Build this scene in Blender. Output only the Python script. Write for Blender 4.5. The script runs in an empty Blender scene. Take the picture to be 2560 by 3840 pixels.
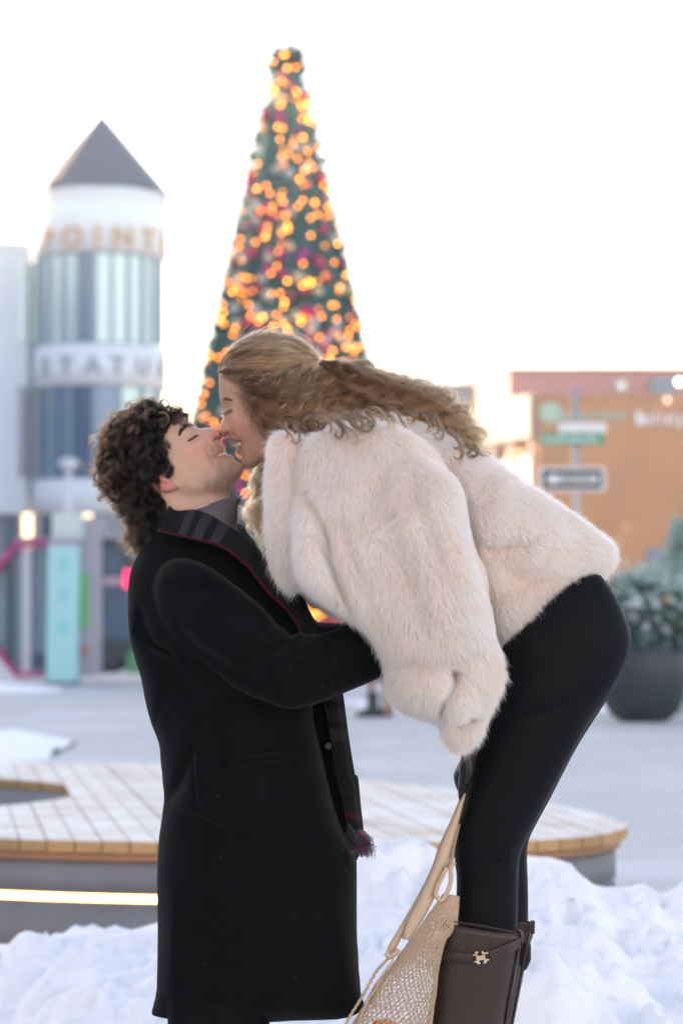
import bpy, bmesh, math, random
import numpy as np
from mathutils import Vector, Matrix

# ------------------------------------------------------------------ camera, sky, sun, exposure
sc = bpy.context.scene
COL = sc.collection
FPX, CX, CY = 9066.7, 1280.0, 1920.0          # the photo's focal length and centre, in photo pixels
CAMH = 1.377
PITCH = math.atan(343 / FPX)
Y0 = 4.89                                     # distance of the couple
cam_d = bpy.data.cameras.new('camera')
cam_d.sensor_fit = 'VERTICAL'; cam_d.sensor_height = 36.0; cam_d.sensor_width = 24.0; cam_d.lens = 85.0
cam_d.clip_start = 0.1; cam_d.clip_end = 3000
cam_d.dof.use_dof = True; cam_d.dof.focus_distance = 4.84; cam_d.dof.aperture_fstop = 3.6
cam = bpy.data.objects.new('camera', cam_d); COL.objects.link(cam)
cam.location = (0, 0, CAMH); cam.rotation_euler = (math.pi / 2 + PITCH, 0, 0)
sc.camera = cam

SUN_EL, SUN_AZ = math.radians(11.5), math.radians(-39)     # azimuth from +Y, negative = to the left
world = bpy.data.worlds.new('World'); sc.world = world; world.use_nodes = True
wn = world.node_tree.nodes; wl = world.node_tree.links
sky_tex = wn.new('ShaderNodeTexSky'); sky_tex.sky_type = 'NISHITA'; sky_tex.sun_disc = False
sky_tex.sun_elevation = SUN_EL; sky_tex.sun_rotation = SUN_AZ
sky_tex.air_density = 1.0; sky_tex.dust_density = 1.0; sky_tex.ozone_density = 1.0
wl.new(sky_tex.outputs[0], wn['Background'].inputs[0]); wn['Background'].inputs[1].default_value = 0.15
sun_d = bpy.data.lights.new('sun', 'SUN'); sun_d.energy = 4.0; sun_d.angle = math.radians(0.5); sun_d.color = (1.0, 0.80, 0.58)
sun = bpy.data.objects.new('sun', sun_d); COL.objects.link(sun)
sdir = Vector((math.sin(SUN_AZ) * math.cos(SUN_EL), math.cos(SUN_AZ) * math.cos(SUN_EL), math.sin(SUN_EL)))
sun.rotation_euler = sdir.to_track_quat('Z', 'Y').to_euler()
vs = sc.view_settings
vs.view_transform = 'Standard'; vs.look = 'None'; vs.gamma = 1.0; vs.use_curve_mapping = False
vs.exposure = 2.1
vs.use_white_balance = True; vs.white_balance_temperature = 7250; vs.white_balance_tint = 21
sc.cycles.use_denoising = True
sc.cycles.max_bounces = 12; sc.cycles.diffuse_bounces = 5; sc.cycles.glossy_bounces = 6; sc.cycles.transparent_max_bounces = 16
sc.cycles.sample_clamp_indirect = 4.0; sc.cycles.use_light_tree = False

# ------------------------------------------------------------------ helpers
NFUR = 260000
rng = np.random.default_rng(7)
random.seed(7)

def P(sx, sy, Y):
    """photo pixel + distance -> world point"""
    xr = (sx - CX) / FPX; yr = (CY - sy) / FPX
    dy = math.cos(PITCH) - yr * math.sin(PITCH); dz = math.sin(PITCH) + yr * math.cos(PITCH)
    t = Y / dy
    return (xr * t, Y, CAMH + dz * t)

def XZ(pts, Y):
    return np.array([(lambda p: (p[0], p[2]))(P(x, y, Y)) for x, y in pts])

def zoom(pts, ox, oy, f):
    return [(ox + x / f, oy + y / f) for x, y in pts]

def tag(o, label=None, cat=None, group=None, kind=None):
    if label: o['label'] = label
    if cat: o['category'] = cat
    if group: o['group'] = group
    if kind: o['kind'] = kind
    return o

def empty(name, loc=(0, 0, 0), rz=0.0):
    o = bpy.data.objects.new(name, None); COL.objects.link(o)
    o.location = loc; o.rotation_euler = (0, 0, rz); o.empty_display_size = 0.1
    return o

def link(name, me, mat=None, parent=None, smooth=False):
    o = bpy.data.objects.new(name, me); COL.objects.link(o)
    if mat is not None and len(me.materials) == 0: me.materials.append(mat)
    if parent is not None:
        o.parent = parent
        if PARENT_WORLD: o.matrix_parent_inverse = parent_world(parent).inverted()
    if smooth: me.polygons.foreach_set('use_smooth', [True] * len(me.polygons))
    return o

PARENT_WORLD = True
def parent_world(p):
    m = Matrix.LocRotScale(p.location, p.rotation_euler, p.scale)
    if p.parent is not None: m = parent_world(p.parent) @ p.matrix_parent_inverse @ m
    return m

def mesh_np(name, V, F):
    """V (n,3), F (m,k) arrays -> mesh, fast"""
    V = np.asarray(V, np.float32); F = np.asarray(F, np.int32)
    me = bpy.data.meshes.new(name)
    me.vertices.add(len(V)); me.vertices.foreach_set('co', V.ravel())
    k = F.shape[1]
    me.loops.add(F.size); me.loops.foreach_set('vertex_index', F.ravel())
    me.polygons.add(len(F)); me.polygons.foreach_set('loop_start', np.arange(0, F.size, k, dtype=np.int32))
    me.update(calc_edges=True)
    return me

def obj_bm(name, bm, mat, parent=None, smooth=False):
    me = bpy.data.meshes.new(name)
    bmesh.ops.recalc_face_normals(bm, faces=bm.faces[:])
    bm.to_mesh(me); bm.free()
    return link(name, me, mat, parent, smooth)

def bm_box(bm, x0, x1, y0, y1, z0, z1, bev=0.0, mat=None):
    r = bmesh.ops.create_cube(bm, size=1.0)
    M = Matrix.LocRotScale(((x0 + x1) / 2, (y0 + y1) / 2, (z0 + z1) / 2), None, (x1 - x0, y1 - y0, z1 - z0))
    if mat is not None: M = mat @ M
    bmesh.ops.transform(bm, matrix=M, verts=r['verts'])
    if bev > 0:
        es = list({e for v in r['verts'] for e in v.link_edges})
        bmesh.ops.bevel(bm, geom=es, offset=bev, segments=2, affect='EDGES', profile=0.6)
    return r

def box(name, x0, x1, y0, y1, z0, z1, mat, parent=None, bev=0.0, rot=None):
    bm = bmesh.new(); bm_box(bm, x0, x1, y0, y1, z0, z1, bev, rot)
    return obj_bm(name, bm, mat, parent)

def lathe(name, prof, mat, parent=None, loc=(0, 0, 0), n=48, smooth=True, a0=0.0, a1=2 * math.pi):
    """prof: list of (r,z)"""
    full = abs(a1 - a0 - 2 * math.pi) < 1e-6
    m = n if full else n + 1
    A = a0 + (a1 - a0) * np.arange(m) / n
    V = np.array([[loc[0] + r * math.cos(a), loc[1] + r * math.sin(a), loc[2] + z] for r, z in prof for a in A])
    F = []
    for i in range(len(prof) - 1):
        for j in range(n):
            j2 = (j + 1) % m
            F.append((i * m + j, i * m + j2, (i + 1) * m + j2, (i + 1) * m + j))
    me = mesh_np(name, V, F)
    return link(name, me, mat, parent, smooth)

def tube_arrays(path, radii, seg=8, closed=False, cap=True):
    path = np.asarray(path, float); n = len(path)
    radii = np.broadcast_to(np.asarray(radii, float), (n,))
    T = np.gradient(path, axis=0)
    if closed: T = np.roll(path, -1, 0) - np.roll(path, 1, 0)
    T /= np.linalg.norm(T, axis=1, keepdims=True) + 1e-9
    up = np.array([0, 0, 1.0]) if abs(T[0][2]) < 0.9 else np.array([1.0, 0, 0])
    N = np.zeros_like(T); N[0] = np.cross(T[0], up); N[0] /= np.linalg.norm(N[0])
    for i in range(1, n):
        v = N[i - 1] - T[i] * np.dot(N[i - 1], T[i]); N[i] = v / (np.linalg.norm(v) + 1e-9)
    B = np.cross(T, N)
    a = np.linspace(0, 2 * np.pi, seg, endpoint=False)
    V = path[:, None] + radii[:, None, None] * (np.cos(a)[None, :, None] * N[:, None] + np.sin(a)[None, :, None] * B[:, None])
    V = V.reshape(-1, 3)
    m = n if closed else n - 1
    F = []
    for i in range(m):
        i2 = (i + 1) % n
        for j in range(seg):
            j2 = (j + 1) % seg
            F.append((i * seg + j, i * seg + j2, i2 * seg + j2, i2 * seg + j))
    return V, F

def tube(name, path, radii, mat, parent=None, seg=8, closed=False):
    V, F = tube_arrays(path, radii, seg, closed)
    bm = bmesh.new()
    vs_ = [bm.verts.new(v) for v in V]
    for f in F: bm.faces.new([vs_[i] for i in f])
    if not closed:
        bm.faces.new(vs_[:seg][::-1]); bm.faces.new(vs_[-seg:])
    return obj_bm(name, bm, mat, parent, True)

def catmull(pts, n=8, closed=False):
    p = np.asarray(pts, float)
    if closed: q = np.vstack([p[-1:], p, p[:2]])
    else: q = np.vstack([2 * p[:1] - p[1:2], p, 2 * p[-1:] - p[-2:-1]])
    out = []
    for i in range(1, len(q) - 2):
        p0, p1, p2, p3 = q[i - 1], q[i], q[i + 1], q[i + 2]
        t = np.linspace(0, 1, n, endpoint=False)[:, None]
        out.append(0.5 * (2 * p1 + (p2 - p0) * t + (2 * p0 - 5 * p1 + 4 * p2 - p3) * t ** 2 + (3 * p1 - p0 - 3 * p2 + p3) * t ** 3))
    out = np.vstack(out)
    if not closed: out = np.vstack([out, p[-1:]])
    return out

def resample(p, n):
    p = np.asarray(p, float); d = np.r_[0, np.cumsum(np.linalg.norm(np.diff(p, axis=0), axis=1))]
    t = np.linspace(0, d[-1], n)
    return np.stack([np.interp(t, d, p[:, k]) for k in range(p.shape[1])], 1)

# ------------------------------------------------------------------ materials
def new_mat(name):
    m = bpy.data.materials.new(name); m.use_nodes = True
    return m, m.node_tree.nodes, m.node_tree.links, m.node_tree.nodes['Principled BSDF']

def setin(b, **kw):
    for k, v in kw.items():
        b.inputs[k.replace('_', ' ')].default_value = v

def pm(name, col, rough=0.6, var=0.0, scale=8.0, bump=0.0, bscale=60.0, metal=0.0, sheen=0.0, coords='Object', spec=0.5, detail=4.0):
    m, n, l, b = new_mat(name)
    c = (*col, 1.0)
    b.inputs['Base Color'].default_value = c; b.inputs['Roughness'].default_value = rough
    b.inputs['Metallic'].default_value = metal; b.inputs['Specular IOR Level'].default_value = spec
    if sheen: b.inputs['Sheen Weight'].default_value = sheen; b.inputs['Sheen Roughness'].default_value = 0.4
    if var or bump:
        tc = n.new('ShaderNodeTexCoord')
    if var:
        nz = n.new('ShaderNodeTexNoise'); nz.inputs['Scale'].default_value = scale; nz.inputs['Detail'].default_value = detail
        l.new(tc.outputs[coords], nz.inputs['Vector'])
        mx = n.new('ShaderNodeMix'); mx.data_type = 'RGBA'
        mx.inputs['A'].default_value = tuple(max(0, x * (1 - var)) for x in col) + (1,)
        mx.inputs['B'].default_value = tuple(min(1, x * (1 + var)) for x in col) + (1,)
        l.new(nz.outputs['Fac'], mx.inputs['Factor']); l.new(mx.outputs['Result'], b.inputs['Base Color'])
    if bump:
        nb = n.new('ShaderNodeTexNoise'); nb.inputs['Scale'].default_value = bscale; nb.inputs['Detail'].default_value = 6
        l.new(tc.outputs[coords], nb.inputs['Vector'])
        bp = n.new('ShaderNodeBump'); bp.inputs['Strength'].default_value = bump; bp.inputs['Distance'].default_value = 0.01
        l.new(nb.outputs['Fac'], bp.inputs['Height']); l.new(bp.outputs['Normal'], b.inputs['Normal'])
    return m

def emit(name, col, strength):
    m, n, l, b = new_mat(name)
    b.inputs['Base Color'].default_value = (*[c * 0.5 for c in col], 1)
    b.inputs['Emission Color'].default_value = (*col, 1); b.inputs['Emission Strength'].default_value = strength
    m.cycles.emission_sampling = 'NONE'
    return m

# ------------------------------------------------------------------ solid shapes grown from outlines
def in_poly(poly, U, V):
    ins = np.zeros(U.shape, bool)
    x, y = poly[:, 0], poly[:, 1]; x2, y2 = np.roll(x, -1), np.roll(y, -1)
    for a, b, c, d in zip(x, y, x2, y2):
        if b == d: continue
        cond = ((b > V) != (d > V))
        ins ^= cond & (U < (c - a) * (V - b) / (d - b) + a)
    return ins

def dist_line(poly, U, V, closed=False):
    D = np.full(U.shape, 1e9); T = np.zeros(U.shape)
    n = len(poly); m = n if closed else n - 1
    acc = 0.0
    for i in range(m):
        a = poly[i]; b = poly[(i + 1) % n]; ab = b - a; L2 = ab @ ab + 1e-12
        t = np.clip(((U - a[0]) * ab[0] + (V - a[1]) * ab[1]) / L2, 0, 1)
        d = (U - a[0] - t * ab[0]) ** 2 + (V - a[1] - t * ab[1]) ** 2
        k = d < D; D[k] = d[k]; T[k] = acc + t[k] * math.sqrt(L2)
        acc += math.sqrt(L2)
    return np.sqrt(D), T / max(acc, 1e-9)

def sdf_poly(poly, U, V):
    d, _ = dist_line(poly, U, V, True)
    return np.where(in_poly(poly, U, V), d, -d)

def poisson(mask, res):
    """solve lap h = -2 in the mask, h = 0 outside; coarse to fine"""
    def solve(mask, h, res, it):
        m = mask.astype(np.float64)
        for _ in range(it):
            s = np.zeros_like(h)
            s[1:-1, 1:-1] = (h[2:, 1:-1] + h[:-2, 1:-1] + h[1:-1, 2:] + h[1:-1, :-2] + 2 * res * res) * 0.25
            h = s * m
        return h
    levels = [mask]; rs = [res]
    while min(levels[-1].shape) > 24:
        a = levels[-1]; a = a[:a.shape[0] // 2 * 2, :a.shape[1] // 2 * 2]
        levels.append((a[::2, ::2].astype(int) + a[1::2, ::2] + a[::2, 1::2] + a[1::2, 1::2]) >= 2); rs.append(rs[-1] * 2)
    h = np.zeros(levels[-1].shape)
    for lev, r in zip(levels[::-1], rs[::-1]):
        if h.shape != lev.shape:
            u = np.repeat(np.repeat(h, 2, 0), 2, 1)
            g = np.zeros(lev.shape); a = min(u.shape[0], lev.shape[0]); b = min(u.shape[1], lev.shape[1]); g[:a, :b] = u[:a, :b]
            h = g
        h = solve(lev, h, r, 260)
    return h

def blur(a, n):
    for _ in range(n):
        p = np.pad(a, 1, mode='edge')
        a = (p[:-2, 1:-1] + p[2:, 1:-1] + 2 * p[1:-1, 1:-1]) * 0.25
        p = np.pad(a, 1, mode='edge')
        a = (p[1:-1, :-2] + p[1:-1, 2:] + 2 * p[1:-1, 1:-1]) * 0.25
    return a

class Grid:
    def __init__(s, bounds, res):
        x0, x1, z0, z1 = bounds
        s.res = res; s.x0, s.z0 = x0, z0
        s.nx = int((x1 - x0) / res) + 1; s.nz = int((z1 - z0) / res) + 1
        s.U, s.V = np.meshgrid(x0 + res * np.arange(s.nx), z0 + res * np.arange(s.nz), indexing='ij')
    def sample(s, A, x, z):
        i = np.clip((x - s.x0) / s.res, 0, s.nx - 1.001); j = np.clip((z - s.z0) / s.res, 0, s.nz - 1.001)
        a = i.astype(int); b = j.astype(int); f = i - a; g = j - b
        if A.ndim == 3: f = f[..., None]; g = g[..., None]
        return A[a, b] * (1 - f) * (1 - g) + A[a + 1, b] * f * (1 - g) + A[a, b + 1] * (1 - f) * g + A[a + 1, b + 1] * f * g

class Piece:
    """outline (metres in the x-z plane) inflated to a rounded solid of half thickness W about the depth yc"""
    def __init__(s, g, poly, wmax=None, p=0.5, k=None, yc=0.0, rnd=True):
        poly = catmull(poly, 4, True)
        s.g = g; s.poly = poly
        s.sd = sdf_poly(poly, g.U, g.V)
        h = poisson(s.sd > 0, g.res)
        hm = h.max()
        w = hm * (np.maximum(h, 0) / hm) ** (2 * p)
        good = s.sd > 1.5 * g.res
        G = np.where(good, w / np.maximum(s.sd, 1e-9), 0.0); wt = good.astype(float)
        Gb, Wb = G * wt, wt
        for _ in range(6):
            Gb = blur(Gb, 2); Wb = blur(Wb, 2)
            fill = Gb / np.maximum(Wb, 1e-6)
            Gb = np.where(good, G, fill); Wb = np.where(good, 1.0, (Wb > 1e-4).astype(float))
            Gb = Gb * Wb
        Gf = np.where(Wb > 0, Gb, G[good].mean() if good.any() else 0.05)
        Gf = np.maximum(Gf, G[good].min() if good.any() else 0.02)
        H = np.where(good, w, Gf * s.sd)
        f = (wmax * wmax / hm) if wmax else (k * k if k else 1.0)
        s.H = H * f
        s.W = np.sqrt(np.maximum(s.H, 0)); s.D = np.zeros_like(s.W)
        s.yc = yc if isinstance(yc, np.ndarray) else np.full(g.U.shape, float(yc))
        s.col = None
    def bump(s, c, sig, amp, ang=0.0, asp=1.0):
        dx = s.g.U - c[0]; dz = s.g.V - c[1]
        a = dx * math.cos(ang) + dz * math.sin(ang); b = -dx * math.sin(ang) + dz * math.cos(ang)
        s.D += amp * np.exp(-0.5 * ((a / (sig * asp)) ** 2 + (b / sig) ** 2))
    def stroke(s, line, sig, amp, taper=True, off=0.0, sm=True):
        L = catmull(line, 6) if (sm and len(line) > 2) else np.asarray(line)
        d, t = dist_line(L, s.g.U, s.g.V)
        e = np.exp(-(d / sig) ** 2)
        if taper: e = e * np.sqrt(np.clip(4 * t * (1 - t), 0, 1))
        s.D += amp * e
    def fold(s, line, sig, amp, side=1, wide=5.0):
        """a crease with the cloth standing proud on one side of it"""
        L = catmull(line, 6)
        d, t = dist_line(L, s.g.U, s.g.V)
        n = len(L); best = np.full(s.g.U.shape, 1e9); sg = np.ones(s.g.U.shape)
        for i in range(n - 1):
            a = L[i]; b = L[i + 1]; ab = b - a
            tt = np.clip(((s.g.U - a[0]) * ab[0] + (s.g.V - a[1]) * ab[1]) / (ab @ ab + 1e-12), 0, 1)
            dd = (s.g.U - a[0] - tt * ab[0]) ** 2 + (s.g.V - a[1] - tt * ab[1]) ** 2
            k = dd < best; best[k] = dd[k]
            sg[k] = np.sign(ab[0] * (s.g.V - a[1]) - ab[1] * (s.g.U - a[0]))[k]
        tp = np.sqrt(np.clip(4 * t * (1 - t), 0, 1))
        s.D -= amp * np.exp(-(d / sig) ** 2) * tp
        s.D += amp * tp * np.where(sg * side > 0, (d / (wide * sig)) * np.exp(1 - d / (wide * sig)), 0.0)
    def finish(s):
        fade = np.clip(s.W / 0.012, 0, 1)
        W2 = np.maximum(s.W + s.D * fade, 0.0005)
        return np.where(s.H > 0, W2 * W2, s.H)
    def near(s, x, z):
        return s.g.sample(s.yc - s.W - s.D, x, z)

def volume(g, pieces, k, ypad=0.02, one_sided=False):
    """smooth union of pieces -> (verts, quads), y centred on Y0"""
    Hs = [p.finish() for p in pieces]
    y0 = min((p.yc - np.sqrt(np.maximum(H, 0))).min() for p, H in zip(pieces, Hs)) - ypad
    y1 = max((p.yc + np.sqrt(np.maximum(H, 0))).max() for p, H in zip(pieces, Hs)) + ypad
    ny = int((y1 - y0) / g.res) + 1
    ys = (y0 + g.res * np.arange(ny)).astype(np.float32)
    F = None
    for p, H in zip(pieces, Hs):
        H = H.astype(np.float32)[:, :, None]
        dy = ys[None, None, :] - p.yc.astype(np.float32)[:, :, None]
        f = (dy * dy - H) / (np.abs(dy) + np.sqrt(np.abs(H)) + 0.004)
        if F is None: F = f
        else:
            hh = np.maximum(k - np.abs(F - f), 0) / k
            F = np.minimum(F, f) - hh * hh * (k * 0.25)
    V, Q = surface_nets(F)
    V = V * g.res + np.array([g.x0, g.z0, y0])
    return V[:, [0, 2, 1]] + np.array([0, Y0, 0]), Q

def surface_nets(F):
    F = np.pad(F, 1, constant_values=1.0)
    ins = F < 0
    nx, ny, nz = F.shape
    c = [ins[i:nx - 1 + i, j:ny - 1 + j, k:nz - 1 + k] for i in (0, 1) for j in (0, 1) for k in (0, 1)]
    s = sum(x.astype(np.uint8) for x in c)
    act = (s > 0) & (s < 8)
    I = np.argwhere(act)
    idx = np.full(act.shape, -1, np.int32); idx[act] = np.arange(len(I))
    cor = [(i, j, k) for i in (0, 1) for j in (0, 1) for k in (0, 1)]
    val = np.stack([F[I[:, 0] + a, I[:, 1] + b, I[:, 2] + d] for a, b, d in cor], 1)
    acc = np.zeros((len(I), 3)); cnt = np.zeros(len(I))
    for e0 in range(8):
        for bit in (4, 2, 1):
            if e0 & bit: continue
            e1 = e0 | bit
            v0, v1 = val[:, e0], val[:, e1]
            m = (v0 < 0) != (v1 < 0)
            t = np.where(m, v0 / np.where(m, v0 - v1, 1), 0)
            p0 = np.array(cor[e0], float); p1 = np.array(cor[e1], float)
            acc += np.where(m[:, None], p0 + t[:, None] * (p1 - p0), 0); cnt += m
    V = I + acc / cnt[:, None] - 1.0
    Q = []
    for ax in range(3):
        sl0 = [slice(1, -1)] * 3; sl1 = [slice(1, -1)] * 3
        sl0[ax] = slice(0, -1); sl1[ax] = slice(1, None)
        a, b = ins[tuple(sl0)], ins[tuple(sl1)]
        for flip, m in ((False, a & ~b), (True, ~a & b)):
            E = np.argwhere(m)
            off = np.ones(3, int); off[ax] = 0
            E = E + off
            o1 = [0, 0, 0]; o2 = [0, 0, 0]; o1[(ax + 1) % 3] = -1; o2[(ax + 2) % 3] = -1
            q = [idx[tuple((E + np.array(o)).T)] for o in ([0, 0, 0], o1, [o1[i] + o2[i] for i in range(3)], o2)]
            q = np.stack(q, 1)
            Q.append(q[:, ::-1] if flip else q)
    Q = np.vstack(Q)
    return V, Q

def smooth_mesh(V, Q, it=3, lam=0.5):
    e = np.vstack([Q[:, [0, 1]], Q[:, [1, 2]], Q[:, [2, 3]], Q[:, [3, 0]]])
    a = np.r_[e[:, 0], e[:, 1]]; b = np.r_[e[:, 1], e[:, 0]]
    n = len(V); cnt = np.bincount(a, minlength=n)
    for i in range(it):
        S = np.stack([np.bincount(a, weights=V[b, k], minlength=n) for k in range(3)], 1) / cnt[:, None]
        V = V + lam * (S - V)
    return V

def solid(name, g, pieces, mat, parent, k=0.006, sm=3, col=None):
    V, Q = volume(g, pieces, k)
    Q = Q[:, ::-1]
    V = smooth_mesh(V, Q, sm)
    # outward orientation
    A = V[Q]; n = np.cross(A[:, 2] - A[:, 0], A[:, 3] - A[:, 1]); vol = (n * A.mean(1)).sum() - (n.sum(0) * V.mean(0)).sum()
    if vol < 0: Q = Q[:, ::-1]
    me = mesh_np(name, V, Q)
    if col is not None:
        ca = me.color_attributes.new('Col', 'FLOAT_COLOR', 'POINT')
        C = np.ones((len(V), 4), np.float32); C[:, :3] = g.sample(col, V[:, 0], V[:, 2]); ca.data.foreach_set('color', C.ravel())
    o = link(name, me, mat, parent, True)
    return o, V, Q

def bounds(*polys, pad=0.02):
    a = np.vstack(polys)
    return (a[:, 0].min() - pad, a[:, 0].max() + pad, a[:, 1].min() - pad, a[:, 1].max() + pad)

def hair(name, C, rad, mat, parent, cols=None):
    """C (n,k,3) strands, rad (n,k) or (k,)"""
    n, k, _ = C.shape
    cu = bpy.data.hair_curves.new(name)
    cu.add_curves([k] * n)
    cu.attributes['position'].data.foreach_set('vector', np.ascontiguousarray(C, np.float32).ravel())
    r = cu.attributes.new('radius', 'FLOAT', 'POINT')
    r.data.foreach_set('value', np.ascontiguousarray(np.broadcast_to(rad, (n, k)), np.float32).ravel())
    if cols is not None:
        a = cu.attributes.new('Col', 'FLOAT_COLOR', 'CURVE')
        cc = np.ones((n, 4), np.float32); cc[:, :3] = cols; a.data.foreach_set('color', cc.ravel())
    cu.materials.append(mat)
    o = bpy.data.objects.new(name, cu); COL.objects.link(o)
    if parent is not None:
        o.parent = parent; o.matrix_parent_inverse = parent_world(parent).inverted()
    return o

def band(name, A, B, mat, parent, na=40, nb=8, bulge=0.0, thick=0.004, curl=None):
    """cloth strip between two 3-D edge lines, with UVs (u along in metres, v across from 0 to 1)"""
    A = resample(catmull(A, 8), na); B = resample(catmull(B, 8), na)
    t = np.linspace(0, 1, nb)
    V = A[:, None] * (1 - t)[None, :, None] + B[:, None] * t[None, :, None]
    V[:, :, 1] -= bulge * np.sin(np.pi * t)[None, :]
    if curl is not None: V = curl(V, t)
    F = [(i * nb + j, i * nb + j + 1, (i + 1) * nb + j + 1, (i + 1) * nb + j) for i in range(na - 1) for j in range(nb - 1)]
    me = mesh_np(name, V.reshape(-1, 3), F)
    L = np.r_[0, np.cumsum(np.linalg.norm(np.diff((A + B) / 2, axis=0), axis=1))]
    Wd = np.linalg.norm(A - B, axis=1).mean()
    uv = me.uv_layers.new(name='UVMap')
    vi = np.array(F).ravel()
    uvs = np.stack([L[vi // nb], t[vi % nb]], 1).astype(np.float32)
    uv.data.foreach_set('uv', uvs.ravel())
    o = link(name, me, mat, parent, True)
    md = o.modifiers.new('thickness', 'SOLIDIFY'); md.thickness = thick; md.offset = 0
    return o
# ================================================================== the square
def pave_mat():
    m, n, l, b = new_mat('plaza_paving')
    tc = n.new('ShaderNodeTexCoord')
    br = n.new('ShaderNodeTexBrick'); br.inputs['Scale'].default_value = 1.6; br.inputs['Mortar Size'].default_value = 0.012
    br.inputs['Color1'].default_value = (0.46, 0.47, 0.455, 1); br.inputs['Color2'].default_value = (0.52, 0.52, 0.50, 1); br.inputs['Mortar'].default_value = (0.42, 0.43, 0.44, 1)
    l.new(tc.outputs['Object'], br.inputs['Vector'])
    nz = n.new('ShaderNodeTexNoise'); nz.inputs['Scale'].default_value = 0.45; nz.inputs['Detail'].default_value = 7; nz.inputs['Roughness'].default_value = 0.6
    l.new(tc.outputs['Object'], nz.inputs['Vector'])
    cr = n.new('ShaderNodeValToRGB'); cr.color_ramp.elements[0].position = 0.50; cr.color_ramp.elements[1].position = 0.90
    l.new(nz.outputs['Fac'], cr.inputs['Fac'])
    mx = n.new('ShaderNodeMix'); mx.data_type = 'RGBA'; mx.inputs['B'].default_value = (0.74, 0.76, 0.80, 1)
    l.new(cr.outputs['Color'], mx.inputs['Factor']); l.new(br.outputs['Color'], mx.inputs['A']); l.new(mx.outputs['Result'], b.inputs['Base Color'])
    b.inputs['Roughness'].default_value = 0.75
    return m
me = mesh_np('ground', [(-700, -60, 0), (700, -60, 0), (700, 1500, 0), (-700, 1500, 0)], [(0, 1, 2, 3)])
tag(link('ground', me, pave_mat()), kind='structure')

def snow_mat():
    m, n, l, b = new_mat('snow')
    b.inputs['Base Color'].default_value = (0.90, 0.91, 0.93, 1); b.inputs['Roughness'].default_value = 0.6; b.inputs['Specular IOR Level'].default_value = 0.3
    tc = n.new('ShaderNodeTexCoord')
    nz = n.new('ShaderNodeTexNoise'); nz.inputs['Scale'].default_value = 26; nz.inputs['Detail'].default_value = 9; nz.inputs['Roughness'].default_value = 0.65
    l.new(tc.outputs['Object'], nz.inputs['Vector'])
    bp = n.new('ShaderNodeBump'); bp.inputs['Strength'].default_value = 0.6; bp.inputs['Distance'].default_value = 0.03
    l.new(nz.outputs['Fac'], bp.inputs['Height']); l.new(bp.outputs['Normal'], b.inputs['Normal'])
    return m
M_snow = snow_mat()
def fbm(shape, scales, seed):
    r = np.random.default_rng(seed); out = np.zeros(shape)
    for cells, amp in scales:
        a = r.normal(0, 1, (int(shape[0] / cells) + 4, int(shape[1] / cells) + 4))
        i = np.arange(shape[0]) / cells; j = np.arange(shape[1]) / cells
        i0 = i.astype(int); j0 = j.astype(int); f = (i - i0)[:, None]; h = (j - j0)[None]
        f = f * f * (3 - 2 * f); h = h * h * (3 - 2 * h)
        q = a[i0][:, j0] * (1 - f) * (1 - h) + a[i0 + 1][:, j0] * f * (1 - h) + a[i0][:, j0 + 1] * (1 - f) * h + a[i0 + 1][:, j0 + 1] * f * h
        out += amp * q
    return out
# the ploughed snow bank: its crest runs behind the couple
crest = [(-600, 3540), (-200, 3530), (0, 3517), (58, 3525), (130, 3508), (206, 3509), (243, 3480), (300, 3474), (364, 3472), (437, 3443), (485, 3462), (580, 3438), (700, 3400), (900, 3330), (1100, 3270), (1337, 3235), (1386, 3198), (1451, 3222), (1623, 3218), (1800, 3190), (1990, 3182), (2064, 3186),
         (2137, 3206), (2162, 3239), (2202, 3271), (2251, 3304), (2325, 3322), (2374, 3300), (2406, 3304), (2440, 3353), (2504, 3386), (2560, 3402), (2800, 3450), (3200, 3520)]
YR = 8.1
cx_ = [P(x, y, YR)[0] for x, y in crest]; cz_ = [P(x, y, YR)[2] for x, y in crest]
res = 0.018
xs = np.arange(-3.0, 3.6, res); ys = np.arange(4.2, 9.25, res)
X, Yg = np.meshgrid(xs, ys, indexing='ij')
ridge = np.interp(X, cx_, cz_)
def sstep(a, b, t): 
    u = np.clip((t - a) / (b - a), 0, 1); return u * u * (3 - 2 * u)
lump = fbm(X.shape, [(26, 0.030), (13, 0.026), (6, 0.018), (3, 0.014), (1.6, 0.009)], 3)
lump2 = np.abs(fbm(X.shape, [(18, 0.05), (8, 0.03)], 11))
wob = fbm(X.shape, [(30, 0.25)], 5)
yr_ = YR + wob
front = sstep(4.9, 1.0 * YR, Yg + 0.3 * wob)
foot = 0.30 * sstep(0.02, 0.16, X) * (1 - sstep(1.6, 2.6, X)) * (1 - sstep(5.6, 7.2, Yg)) * sstep(4.25, 4.6, Yg)
Zs = np.where(Yg < YR, ridge * front, ridge * (1 - sstep(YR, 9.15, Yg)))
Zs = np.maximum(Zs + (lump + lump2 - 0.03) * np.where(Yg < YR, np.clip((YR - Yg) / 0.25, 0.15, 1), 0.6) * sstep(4.9, 5.6, Yg), foot + 0.15 * lump * sstep(0.1, 0.2, foot))
edge = sstep(4.2, 4.35, Yg) * sstep(-3.0, -2.8, X) * (1 - sstep(3.4, 3.58, X)) * (1 - sstep(9.1, 9.24, Yg))
Zs = Zs * edge - 0.02 * (1 - edge) - 0.012
nx_, ny_ = X.shape
idx = np.arange(nx_ * ny_).reshape(nx_, ny_)
F = np.stack([idx[:-1, :-1], idx[1:, :-1], idx[1:, 1:], idx[:-1, 1:]], -1).reshape(-1, 4)
me = mesh_np('snow_bank', np.stack([X, Yg, Zs], -1).reshape(-1, 3), F)
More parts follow.
